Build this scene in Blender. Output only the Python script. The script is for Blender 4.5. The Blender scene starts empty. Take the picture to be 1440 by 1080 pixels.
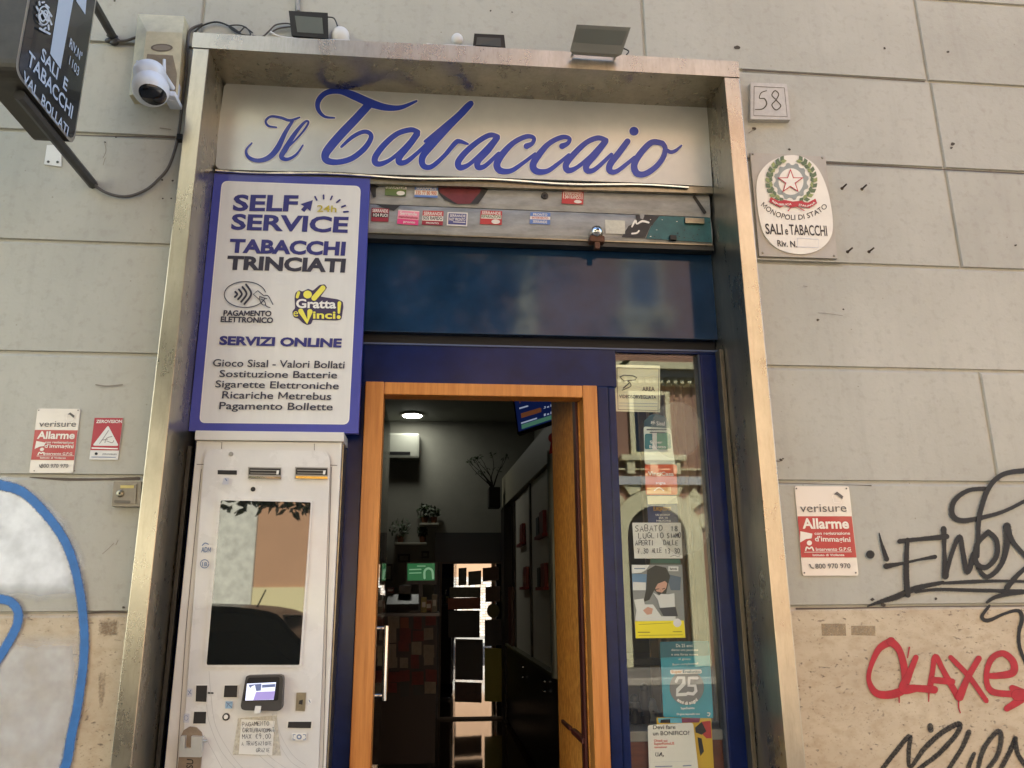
import bpy, bmesh, math, random
from math import sin, cos, pi, radians, tan, sqrt, atan2
from mathutils import Vector, Matrix, noise as mnoise
from mathutils.geometry import tessellate_polygon
random.seed(7)
C = bpy.context.scene.collection
SC = bpy.context.scene

# ------------------------------------------------------------------ camera, world, sun, exposure
FPX = 1100.0                               # focal length in pixels of the 1440 px wide photograph
PITCH, YAW, ROLL = radians(15.1022), radians(5.8044), radians(-0.4622)
CAM = Vector((0.0, -3.1, 1.6))
cp, sp, cy, sy, cr, sr = cos(PITCH), sin(PITCH), cos(YAW), sin(YAW), cos(ROLL), sin(ROLL)
_f = Vector((sy*cp, cy*cp, sp)); _r = Vector((cy, -sy, 0)); _u = _r.cross(_f)
CR = _r*cr + _u*sr; CU = -_r*sr + _u*cr; CF = _f
cam_d = bpy.data.cameras.new('camera'); cam = bpy.data.objects.new('camera', cam_d); C.objects.link(cam)
m = Matrix((CR, CU, -CF)).transposed().to_4x4(); m.translation = CAM
cam.matrix_world = m
cam_d.sensor_fit = 'HORIZONTAL'; cam_d.sensor_width = 36; cam_d.lens = 36*FPX/1440
cam_d.clip_end = 500; cam_d.clip_start = 0.05
SC.camera = cam

SUN_EL, SUN_ROT = radians(50), radians(24)
w = bpy.data.worlds.new("World"); SC.world = w; w.use_nodes = True
nt = w.node_tree; bg = nt.nodes['Background']
sky = nt.nodes.new('ShaderNodeTexSky'); sky.sky_type = 'NISHITA'; sky.sun_disc = False
sky.sun_elevation = SUN_EL; sky.sun_rotation = SUN_ROT
tint = nt.nodes.new('ShaderNodeVectorMath'); tint.operation = 'MULTIPLY'; tint.inputs[1].default_value = (.9, 1.0, 1.07)   # the camera's white balance for open shade
nt.links.new(sky.outputs[0], tint.inputs[0]); nt.links.new(tint.outputs[0], bg.inputs[0]); bg.inputs[1].default_value = 0.115
sl = bpy.data.lights.new('sun', 'SUN'); sl.energy = 5.0; sl.angle = radians(0.5); sl.color = (1, .96, .89)
so = bpy.data.objects.new('sun', sl); C.objects.link(so)
sd = Vector((sin(SUN_ROT)*cos(SUN_EL), cos(SUN_ROT)*cos(SUN_EL), sin(SUN_EL)))
so.rotation_euler = sd.to_track_quat('Z', 'Y').to_euler(); so.location = (0, 10, 20)
SC.view_settings.view_transform = 'Standard'; SC.view_settings.look = 'None'
SC.view_settings.gamma = 1; SC.view_settings.exposure = 2.52
SC.cycles.max_bounces = 10; SC.cycles.transparent_max_bounces = 16

# ------------------------------------------------------------------ projection: photograph pixel -> point on a real plane
def ray(px, py): return CF + CR*((px-720)/FPX) - CU*((py-540)/FPX)
def U(px, py, Y=0.0):
    d = ray(px, py); return CAM + d*((Y-CAM.y)/d.y)
def UX(px, py, X):
    d = ray(px, py); return CAM + d*((X-CAM.x)/d.x)
def UZ(px, py, Z):
    d = ray(px, py); return CAM + d*((Z-CAM.z)/d.z)
def PR(p):
    d = Vector(p)-CAM; z = d.dot(CF); return Vector((720+FPX*d.dot(CR)/z, 540-FPX*d.dot(CU)/z))

# ------------------------------------------------------------------ materials
def lin(h):
    if not isinstance(h, str): return tuple(h)+(1,) if len(h) == 3 else tuple(h)
    h = h.lstrip('#'); o = []
    for i in (0, 2, 4):
        v = int(h[i:i+2], 16)/255; o.append(v/12.92 if v <= .04045 else ((v+.055)/1.055)**2.4)
    return tuple(o)+(1,)
MATS = {}
def M(name, col, rough=.5, metal=0, var=0, vs=6, bump=0, bs=60, coat=0, ior=1.45, emit=None, es=1, stretch=None, fade=False, rv=0, famp=1.0):
    if name in MATS: return MATS[name]
    m = bpy.data.materials.new(name); m.use_nodes = True; MATS[name] = m
    n, l = m.node_tree.nodes, m.node_tree.links
    b = n['Principled BSDF']; c = lin(col)
    b.inputs['Base Color'].default_value = c; b.inputs['Roughness'].default_value = rough
    b.inputs['Metallic'].default_value = metal; b.inputs['IOR'].default_value = ior
    if coat: b.inputs['Coat Weight'].default_value = coat; b.inputs['Coat Roughness'].default_value = .05
    if emit: b.inputs['Emission Color'].default_value = lin(emit); b.inputs['Emission Strength'].default_value = es
    if var or bump or rv:
        tc = n.new('ShaderNodeTexCoord'); mp = n.new('ShaderNodeMapping')
        l.new(tc.outputs['Object'], mp.inputs[0])
        if stretch: mp.inputs['Scale'].default_value = stretch
        nz = n.new('ShaderNodeTexNoise'); nz.inputs['Scale'].default_value = vs; nz.inputs['Detail'].default_value = 8; nz.inputs['Roughness'].default_value = .65
        l.new(mp.outputs[0], nz.inputs['Vector'])
        if var:
            rp = n.new('ShaderNodeMapRange'); rp.inputs[1].default_value = .3; rp.inputs[2].default_value = .7
            rp.inputs[3].default_value = 1-var; rp.inputs[4].default_value = 1+var
            l.new(nz.outputs[0], rp.inputs[0])
            mx = n.new('ShaderNodeVectorMath'); mx.operation = 'SCALE'; mx.inputs[0].default_value = c[:3]
            l.new(rp.outputs[0], mx.inputs['Scale']); l.new(mx.outputs[0], b.inputs['Base Color'])
        if rv:
            rr = n.new('ShaderNodeMapRange'); rr.inputs[1].default_value = .3; rr.inputs[2].default_value = .7
            rr.inputs[3].default_value = max(.02, rough-rv); rr.inputs[4].default_value = rough+rv
            l.new(nz.outputs[0], rr.inputs[0]); l.new(rr.outputs[0], b.inputs['Roughness'])
        if bump:
            n2 = n.new('ShaderNodeTexNoise'); n2.inputs['Scale'].default_value = bs; n2.inputs['Detail'].default_value = 6
            l.new(mp.outputs[0], n2.inputs['Vector'])
            bp = n.new('ShaderNodeBump'); bp.inputs['Strength'].default_value = bump; bp.inputs['Distance'].default_value = .01
            l.new(n2.outputs[0], bp.inputs['Height']); l.new(bp.outputs[0], b.inputs['Normal'])
    if fade:
        at = n.new('ShaderNodeAttribute'); at.attribute_name = 'fade'
        out = n['Material Output']; tr = n.new('ShaderNodeBsdfTransparent'); ms = n.new('ShaderNodeMixShader')
        nz = n.new('ShaderNodeTexNoise'); nz.inputs['Scale'].default_value = 260 if fade is True else fade; nz.inputs['Detail'].default_value = 3
        tc = n.new('ShaderNodeTexCoord'); l.new(tc.outputs['Object'], nz.inputs['Vector'])
        ma = n.new('ShaderNodeMath'); ma.operation = 'MULTIPLY_ADD'      # fade*2.2 + noise - 1.1
        ma.inputs[1].default_value = 2.0; l.new(at.outputs['Fac'], ma.inputs[0])
        mb = n.new('ShaderNodeMath'); mb.operation = 'MULTIPLY_ADD'; mb.inputs[1].default_value = famp; mb.inputs[2].default_value = -.5-.5*famp; l.new(nz.outputs[0], mb.inputs[0])
        l.new(mb.outputs[0], ma.inputs[2])
        mc = n.new('ShaderNodeClamp'); l.new(ma.outputs[0], mc.inputs[0])
        l.new(mc.outputs[0], ms.inputs[0]); l.new(tr.outputs[0], ms.inputs[1]); l.new(b.outputs[0], ms.inputs[2]); l.new(ms.outputs[0], out.inputs[0])
    return m

def ramp_mat(name, build):
    m = bpy.data.materials.new(name); m.use_nodes = True; MATS[name] = m
    n, l = m.node_tree.nodes, m.node_tree.links
    build(m, n, l, n['Principled BSDF'], n['Material Output']); return m

def _noise(n, l, tc, scale, stretch=(1, 1, 1), detail=8, rough=.6):
    mp = n.new('ShaderNodeMapping'); mp.inputs['Scale'].default_value = stretch; l.new(tc.outputs['Object'], mp.inputs[0])
    nz = n.new('ShaderNodeTexNoise'); nz.inputs['Scale'].default_value = scale; nz.inputs['Detail'].default_value = detail; nz.inputs['Roughness'].default_value = rough
    l.new(mp.outputs[0], nz.inputs['Vector']); return nz
def _rng(n, l, src, a, b, c, d):
    r = n.new('ShaderNodeMapRange'); r.inputs[1].default_value = a; r.inputs[2].default_value = b; r.inputs[3].default_value = c; r.inputs[4].default_value = d
    l.new(src, r.inputs[0]); return r.outputs[0]
def _mix(n, l, fac, a, b):
    mx = n.new('ShaderNodeMix'); mx.data_type = 'RGBA'
    if isinstance(fac, float): mx.inputs[0].default_value = fac
    else: l.new(fac, mx.inputs[0])
    for i, v in ((6, a), (7, b)):
        if isinstance(v, tuple): mx.inputs[i].default_value = v
        else: l.new(v, mx.inputs[i])
    return mx.outputs[2]

def _plaster(m, n, l, b, out):
    tc = n.new('ShaderNodeTexCoord')
    a = _noise(n, l, tc, 1.1); s = _noise(n, l, tc, 3.0, (5, 5, .35)); f = _noise(n, l, tc, 26); d = _noise(n, l, tc, 9, (1, 1, 1), 10, .75)
    col = _mix(n, l, _rng(n, l, a.outputs[0], .32, .68, 0, 1), lin('#a39f90'), lin('#b4b0a1'))
    col = _mix(n, l, _rng(n, l, s.outputs[0], .52, .78, 0, .28), col, lin('#918a7e'))
    col = _mix(n, l, _rng(n, l, f.outputs[0], .52, .76, 0, .42), col, lin('#8d8478'))
    col = _mix(n, l, _rng(n, l, d.outputs[0], .62, .72, 0, .45), col, lin('#857b6e'))
    vo = n.new('ShaderNodeTexVoronoi'); vo.inputs['Scale'].default_value = 17; l.new(tc.outputs['Object'], vo.inputs['Vector'])
    mk = n.new('ShaderNodeMath'); mk.operation = 'MULTIPLY'; l.new(_rng(n, l, vo.outputs['Distance'], .03, .075, .75, 0), mk.inputs[0])
    sv = n.new('ShaderNodeSeparateColor'); l.new(vo.outputs['Color'], sv.inputs[0]); l.new(_rng(n, l, sv.outputs[0], .62, .98, 0, .9), mk.inputs[1])
    col = _mix(n, l, mk.outputs[0], col, lin('#6b6254'))                          # pinholes and specks in the paint
    ge = n.new('ShaderNodeNewGeometry'); isl = _rng(n, l, ge.outputs['Random Per Island'], 0, 1, .94, 1.04)     # every slab has its own tone
    sc_ = n.new('ShaderNodeVectorMath'); sc_.operation = 'SCALE'; l.new(col, sc_.inputs[0]); l.new(isl, sc_.inputs['Scale'])
    l.new(sc_.outputs[0], b.inputs['Base Color']); b.inputs['Roughness'].default_value = .78
    bp = n.new('ShaderNodeBump'); bp.inputs['Strength'].default_value = .22; bp.inputs['Distance'].default_value = .005
    g = _noise(n, l, tc, 42, (1, 1, 1), 8, .6); l.new(g.outputs[0], bp.inputs['Height']); l.new(bp.outputs[0], b.inputs['Normal'])
PLASTER = ramp_mat('grey beige painted plaster', _plaster)
def _trav(m, n, l, b, out):
    tc = n.new('ShaderNodeTexCoord')
    a = _noise(n, l, tc, 2.2, (1, 1, 2.2)); f = _noise(n, l, tc, 16, (1, 1, 1.7)); p = _noise(n, l, tc, 42, (1, 1, 1.6), 4, .55); p2 = _noise(n, l, tc, 100, (1, 1, 1.5), 3, .5)
    col = _mix(n, l, _rng(n, l, a.outputs[0], .3, .7, 0, 1), lin('#b09e82'), lin('#c4b497'))
    col = _mix(n, l, _rng(n, l, f.outputs[0], .46, .72, 0, .6), col, lin('#9c8464'))
    pit = _rng(n, l, p.outputs[0], .63, .71, 0, .6); pit2 = _rng(n, l, p2.outputs[0], .63, .74, 0, .5)
    col = _mix(n, l, pit, col, lin('#5d4a36')); col = _mix(n, l, pit2, col, lin('#6d5842'))
    l.new(col, b.inputs['Base Color']); b.inputs['Roughness'].default_value = .6
    bp = n.new('ShaderNodeBump'); bp.inputs['Strength'].default_value = .8; bp.inputs['Distance'].default_value = .006; bp.invert = True
    l.new(pit, bp.inputs['Height']); l.new(bp.outputs[0], b.inputs['Normal'])
TRAV = ramp_mat('pitted travertine', _trav)
def _steel(m, n, l, b, out):
    tc = n.new('ShaderNodeTexCoord')
    a = _noise(n, l, tc, 5, (1, 1, .5), 8, .7); s = _noise(n, l, tc, 90, (1, 1, .03), 3); k = _noise(n, l, tc, 30, (2, 2, .25), 6, .7)
    col = _mix(n, l, _rng(n, l, a.outputs[0], .35, .65, 0, 1), lin('#a09888'), lin('#bdb4a0'))
    col = _mix(n, l, _rng(n, l, k.outputs[0], .5, .75, 0, .4), col, lin('#8f8470'))
    l.new(col, b.inputs['Base Color']); b.inputs['Metallic'].default_value = .92
    l.new(_rng(n, l, a.outputs[0], .3, .7, .23, .35), b.inputs['Roughness'])
    bp = n.new('ShaderNodeBump'); bp.inputs['Strength'].default_value = .02; bp.inputs['Distance'].default_value = .001
    l.new(s.outputs[0], bp.inputs['Height']); l.new(bp.outputs[0], b.inputs['Normal'])
STEEL = ramp_mat('weathered brushed steel', _steel)
def _glass(m, n, l, b, out):
    n.remove(b); tr = n.new('ShaderNodeBsdfTransparent'); gl = n.new('ShaderNodeBsdfGlossy'); gl.inputs['Roughness'].default_value = .005
    tr.inputs[0].default_value = (.97, .985, .975, 1)
    lw = n.new('ShaderNodeLayerWeight'); lw.inputs[0].default_value = .5; ms = n.new('ShaderNodeMixShader')
    pw = n.new('ShaderNodeMath'); pw.operation = 'POWER'; pw.inputs[1].default_value = 5; l.new(lw.outputs['Facing'], pw.inputs[0])
    ma = n.new('ShaderNodeMath'); ma.operation = 'MULTIPLY_ADD'; ma.inputs[1].default_value = .95; ma.inputs[2].default_value = .043; l.new(pw.outputs[0], ma.inputs[0])   # the same from both sides of the pane
    l.new(ma.outputs[0], ms.inputs[0]); l.new(tr.outputs[0], ms.inputs[1]); l.new(gl.outputs[0], ms.inputs[2]); l.new(ms.outputs[0], out.inputs[0])
GLASS = ramp_mat('window glass', _glass)
def _film(m, n, l, b, out):
    tr = n.new('ShaderNodeBsdfTransparent'); ms = n.new('ShaderNodeMixShader'); ms.inputs[0].default_value = .24
    b.inputs['Base Color'].default_value = lin('#b7b4a4'); l.new(tr.outputs[0], ms.inputs[1]); l.new(b.outputs[0], ms.inputs[2]); l.new(ms.outputs[0], out.inputs[0])
FILM = ramp_mat('frosted decal film', _film)
def _wood(m, n, l, b, out):
    tc = n.new('ShaderNodeTexCoord')
    a = _noise(n, l, tc, 5, (8, 8, .5), 6, .6); f = _noise(n, l, tc, 30, (6, 6, .3), 4)
    col = _mix(n, l, _rng(n, l, a.outputs[0], .3, .7, 0, 1), lin('#ad6826'), lin('#cd8840'))
    col = _mix(n, l, _rng(n, l, f.outputs[0], .5, .75, 0, .4), col, lin('#935018'))
    l.new(col, b.inputs['Base Color']); b.inputs['Roughness'].default_value = .38
WOOD = ramp_mat('varnished orange wood', _wood)

NAVY = M('navy gloss paint', '#0a1a44', .2, var=.3, vs=8, ior=1.33, bump=.03, bs=30)
NAVYP = M('blue transom panel', '#183049', .08, var=.3, vs=4, ior=1.42, bump=.006, bs=9)
WHITE = M('machine white enamel', '#d3cfc4', .28, var=.05, vs=3, coat=.35)
WHITE2 = M('machine front white', '#d2cfc7', .25, var=.07, vs=4, rv=.1, coat=.5)
BLACK = M('black plastic', '#141414', .4)
DARK = M('dark grey metal', '#3b3b38', .45, metal=.5, var=.25, vs=12)
PAPER = M('white paper', '#d9d6cc', .6, var=.04, vs=8)
INKB = M('indigo print', '#32306e', .5)
INKD = M('dark print', '#35323c', .5)
BLK = M('black print', '#181818', .55)
RED = M('red print', '#b02a2c', .45)
WHT = M('white print', '#e4e0d6', .5)
YEL = M('yellow print', '#e2cf2e', .5)
CHROME = M('polished chrome', '#d8d4cc', .08, metal=1)
BRASS = M('worn steel', '#8d8878', .35, metal=1, var=.2, vs=30)
CREAM = M('cream plastic', '#c9bd98', .55, var=.15, vs=15)
CAMW = M('camera white plastic', '#d6d8da', .3, coat=.3)
CABLE = M('grey cable sheath', '#5b5650', .6)
SHUT = M('galvanised slat', '#8e8e8a', .5, metal=.25, var=.3, vs=7, stretch=(1, 1, 3), bump=.05, bs=40)

# ------------------------------------------------------------------ geometry collectors
class Geo:
    def __init__(s): s.v = []; s.f = []; s.mi = []; s.sm = []; s.fd = []; s.mats = []
    def mat(s, m):
        if m not in s.mats: s.mats.append(m)
        return s.mats.index(m)
    def add(s, vs, fs, m, smooth=False, fade=None):
        o = len(s.v); s.v += [Vector(v) for v in vs]; s.fd += list(fade) if fade else [1.0]*len(vs)
        k = s.mat(m)
        for f in fs: s.f.append([i+o for i in f]); s.mi.append(k); s.sm.append(smooth)
    def box(s, x0, x1, y0, y1, z0, z1, m, b=0):
        bm = bmesh.new(); bmesh.ops.create_cube(bm, size=1)
        x0, x1 = sorted((x0, x1)); y0, y1 = sorted((y0, y1)); z0, z1 = sorted((z0, z1))
        for v in bm.verts: v.co = Vector(((x0+x1)/2+v.co.x*(x1-x0), (y0+y1)/2+v.co.y*(y1-y0), (z0+z1)/2+v.co.z*(z1-z0)))
        if b: bmesh.ops.bevel(bm, geom=bm.edges[:], offset=b, segments=2, affect='EDGES', profile=.6)
        s.bm(bm, m)
    def bm(s, bm, m, smooth=False):
        bm.verts.index_update(); s.add([v.co.copy() for v in bm.verts], [[v.index for v in f.verts] for f in bm.faces], m, smooth); bm.free()
    def tube(s, pts, r, m, n=8, cap=True):
        pts = [Vector(p) for p in pts]; rs = r if isinstance(r, (list, tuple)) else [r]*len(pts)
        up = Vector((0, 0, 1)); vs = []; prev = None
        for i, p in enumerate(pts):
            t = (pts[min(i+1, len(pts)-1)]-pts[max(i-1, 0)])
            if t.length < 1e-9: t = Vector((0, 0, 1))
            t.normalize()
            if prev is None:
                a = t.cross(up if abs(t.z) < .9 else Vector((1, 0, 0))).normalized()
            else: a = (prev-t*prev.dot(t)).normalized()
            prev = a; b = t.cross(a)
            vs += [p+(a*cos(2*pi*k/n)+b*sin(2*pi*k/n))*rs[i] for k in range(n)]
        fs = [[i*n+k, i*n+(k+1) % n, (i+1)*n+(k+1) % n, (i+1)*n+k] for i in range(len(pts)-1) for k in range(n)]
        if cap: fs += [list(range(n))[::-1], [(len(pts)-1)*n+k for k in range(n)]]
        s.add(vs, fs, m, n > 6)
    def cyl(s, a, b, r, m, n=20, r2=None):
        s.tube([a, b], [r, r if r2 is None else r2], m, n)
        for _ in range(0): pass
    def prism(s, poly, d, m, side=None):                       # planar polygon of points extruded by vector d
        n = len(poly); poly = [Vector(p) for p in poly]; tr = tri(poly)
        s.add(poly, tr, m); s.add([p+d for p in poly], [t[::-1] for t in tr], side or m)
        s.add(poly+[p+d for p in poly], [[i, (i+1) % n, n+(i+1) % n, n+i] for i in range(n)], side or m)
    def lathe(s, c, prof, m, n=24, axis='z'):
        vs = []
        for r, h in prof:
            for k in range(n):
                a = 2*pi*k/n
                p = {'z': (r*cos(a), r*sin(a), h), 'y': (r*cos(a), h, r*sin(a)), 'x': (h, r*cos(a), r*sin(a))}[axis]
                vs.append(Vector(c)+Vector(p))
        fs = [[i*n+k, i*n+(k+1) % n, (i+1)*n+(k+1) % n, (i+1)*n+k] for i in range(len(prof)-1) for k in range(n)]
        fs += [list(range(n))[::-1], [(len(prof)-1)*n+k for k in range(n)]]
        s.add(vs, fs, m, True)
    def ball(s, c, r, m, seg=16, rot=None):
        bm = bmesh.new(); bmesh.ops.create_uvsphere(bm, u_segments=seg, v_segments=seg//2+2, radius=1)
        r = r if hasattr(r, '__len__') else (r, r, r)
        for v in bm.verts:
            p = Vector((v.co.x*r[0], v.co.y*r[1], v.co.z*r[2]))
            if rot: p = rot @ p
            v.co = Vector(c)+p
        s.bm(bm, m, True)
    def build(s, name, parent=None, base=(0, 0, 0), kind=None, label=None, cat=None, group=None):
        if parent is not None: base = parent['_b'] if '_b' in parent else (0, 0, 0)
        base = Vector(base)
        me = bpy.data.meshes.new(name); me.from_pydata([v-base for v in s.v], [], s.f)
        for mm in s.mats: me.materials.append(mm)
        me.polygons.foreach_set('material_index', s.mi); me.polygons.foreach_set('use_smooth', s.sm)
        at = me.attributes.new('fade', 'FLOAT', 'POINT'); at.data.foreach_set('value', s.fd)
        me.update()
        if s.sm and any(s.sm):
            try: me.set_sharp_from_angle(angle=radians(40))
            except Exception: pass
        o = bpy.data.objects.new(name, me); C.objects.link(o)
        if parent is not None: o.parent = parent; o['_b'] = tuple(base)
        else: o.location = base; o['_b'] = tuple(base)
        if kind: o['kind'] = kind
        if label: o['label'] = label
        if cat: o['category'] = cat
        if group: o['group'] = group
        return o
def tri(poly):
    return [list(t) for t in tessellate_polygon([poly])]
def thing(name, base, label, cat, group=None, kind=None):
    o = bpy.data.objects.new(name, None); C.objects.link(o); o.location = base; o.empty_display_size = .05
    o['_b'] = tuple(base); o['label'] = label; o['category'] = cat
    if group: o['group'] = group
    if kind: o['kind'] = kind
    return o
def spline(pts, k=8, closed=False):
    P = [Vector(p) for p in pts]; n = len(P); out = []
    seg = n if closed else n-1
    for i in range(seg):
        g = (lambda j: P[j % n]) if closed else (lambda j: P[max(0, min(n-1, j))])
        a, b, c, d = g(i-1), g(i), g(i+1), g(i+2)
        for q in range(k):
            t = q/k; out.append(.5*((2*b)+(c-a)*t+(2*a-5*b+4*c-d)*t*t+(3*b-a-3*c+d)*t**3))
    if not closed: out.append(P[-1])
    return out
def lerp_list(ws, n):
    if not hasattr(ws, '__len__'): return [ws]*n
    o = []
    for i in range(n):
        t = i/(max(1, n-1))*(len(ws)-1); k = min(int(t), len(ws)-2); o.append(ws[k]+(ws[k+1]-ws[k])*(t-k))
    return o
def rpoly(pts, r, k=5):                                       # polygon with rounded corners
    out = []; n = len(pts); P = [Vector(p) for p in pts]
    for i in range(n):
        a, b, c = P[i-1], P[i], P[(i+1) % n]
        rr = r[i] if hasattr(r, '__len__') else r
        if rr <= 0: out.append(b); continue
        p = b+(a-b).normalized()*rr; q = b+(c-b).normalized()*rr
        for j in range(k+1):
            t = j/k; out.append(p*(1-t)**2+b*2*t*(1-t)+q*t*t)
    return out
def oval(cx, cy_, rx, ry, n=32, a0=0, a1=2*pi):
    return [(cx+rx*cos(a0+(a1-a0)*i/n), cy_+ry*sin(a0+(a1-a0)*i/n)) for i in range(n)]

_tc = {}
def text_mesh(s, bold=0):
    k = (s, bold)
    if k in _tc: return _tc[k]
    cu = bpy.data.curves.new('t', 'FONT'); cu.body = s; cu.size = 1; cu.offset = bold; cu.resolution_u = 3; cu.fill_mode = 'FRONT'
    o = bpy.data.objects.new('t', cu); C.objects.link(o)
    heavy_m = bold > 0 and 'M' in s                            # the built-in M does not survive an offset: it is redrawn
    if heavy_m:
        for _ in (0, 1): cu.materials.append(bpy.data.materials.get('text slot') or bpy.data.materials.new('text slot'))
        for i, ch in enumerate(s): cu.body_format[i].material_index = 1 if ch == 'M' else 0
    def read():
        bpy.context.view_layer.update(); dg = bpy.context.evaluated_depsgraph_get(); ev = o.evaluated_get(dg); me = ev.to_mesh()
        r = ([(p.co.x, p.co.y) for p in me.vertices], [(list(p.vertices), p.material_index) for p in me.polygons]); ev.to_mesh_clear(); return r
    v, ff = read(); f = [a for a, k_ in ff if not (heavy_m and k_)]
    if heavy_m:
        cu.offset = 0; v0, f0 = read(); ms = []
        for a, k_ in f0:
            if not k_: continue
            xs = [v0[i][0] for i in a]; lo, hi = min(xs), max(xs)
            for q in ms:
                if lo < q[1]+.02 and hi > q[0]-.02: q[0] = min(q[0], lo); q[1] = max(q[1], hi); break
            else: ms.append([lo, hi])
        ms.sort(); mm = []
        for q in ms:
            if mm and q[0] < mm[-1][1]: mm[-1][1] = max(mm[-1][1], q[1])
            else: mm.append(q)
        H = .682; sw = .078+1.7*bold
        for x0, x1 in mm:
            x0 -= bold; x1 += bold; xm = (x0+x1)/2
            pg = [(x0, 0), (x0, H), (x0+1.15*sw, H), (xm, .2*H+1.25*sw), (x1-1.15*sw, H), (x1, H), (x1, 0), (x1-sw, 0), (x1-sw, H-2.1*sw), (xm+.36*sw, .2*H), (xm-.36*sw, .2*H), (x0+sw, H-2.1*sw), (x0+sw, 0)]
            b0 = len(v); v = v+pg; f += [[b0+i for i in t] for t in tessellate_polygon([[Vector((p[0], p[1], 0)) for p in pg]])]
        used = sorted({i for a in f for i in a}); mp = {i: k_ for k_, i in enumerate(used)}; v = [v[i] for i in used]; f = [[mp[i] for i in a] for a in f]
    bpy.data.objects.remove(o); bpy.data.curves.remove(cu)
    _tc[k] = (v, f); return _tc[k]
CAPH = max(p[1] for p in text_mesh('H')[0])

GL = {'A': ['0,0 .5,1 1,0', '.2,.4 .8,.4'], 'B': ['0,0 0,1 .7,1 .85,.78 .6,.53 0,.53', '.6,.53 1,.28 .75,0 0,0'], 'C': ['1,.85 .55,1 .1,.7 .1,.3 .5,0 1,.15'],
'D': ['0,0 0,1 .5,1 1,.6 .9,.2 .5,0 0,0'], 'E': ['1,1 0,1 0,0 1,0', '0,.5 .8,.5'], 'F': ['1,1 0,1 0,0', '0,.5 .8,.5'], 'G': ['1,.85 .5,1 .05,.6 .2,.1 .7,0 1,.2 1,.45 .6,.45'],
'I': ['.5,0 .5,1'], 'L': ['0,1 0,0 .9,0'], 'M': ['0,0 0,1 .5,.4 1,1 1,0'], 'N': ['0,0 0,1 1,0 1,1'], 'O': ['.5,1 .05,.7 .1,.2 .5,0 .95,.3 .9,.8 .5,1'],
'P': ['0,0 0,1 .7,1 .95,.75 .6,.5 0,.5'], 'R': ['0,0 0,1 .7,1 .95,.75 .6,.5 0,.5', '.4,.5 1,0'], 'S': ['1,.88 .5,1 .1,.75 .5,.52 .95,.3 .5,0 0,.12'], 'T': ['0,1 1,1', '.5,1 .5,0'],
'U': ['0,1 .05,.25 .5,0 .95,.25 1,1'], 'V': ['0,1 .5,0 1,1'], 'X': ['0,0 1,1', '0,1 1,0'], 'Z': ['0,1 1,1 0,0 1,0'], '0': ['.5,1 .1,.7 .1,.25 .5,0 .9,.3 .9,.75 .5,1'],
'1': ['.2,.75 .55,1 .5,0'], '3': ['.1,.9 .6,1 .9,.75 .4,.52 .95,.3 .6,0 .05,.12'], '7': ['0,1 1,1 .4,0', '.2,.5 .85,.5'], '8': ['.5,.53 .1,.75 .5,1 .9,.75 .5,.53 .05,.25 .5,0 .95,.25 .5,.53'],
'9': ['.9,.7 .5,.5 .1,.72 .5,1 .9,.75 .8,.3 .5,0'], '/': ['.1,-.1 .9,1.1'], ',': ['.5,.1 .35,-.15'], '€': ['1,.85 .6,1 .2,.6 .25,.2 .6,0 1,.12', '0,.6 .7,.6', '0,.4 .6,.4'], '5': ['.9,1 .2,1 .15,.55 .7,.58 .95,.3 .6,0 .1,.1'], '.': ['.45,0 .55,.05']}

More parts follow.
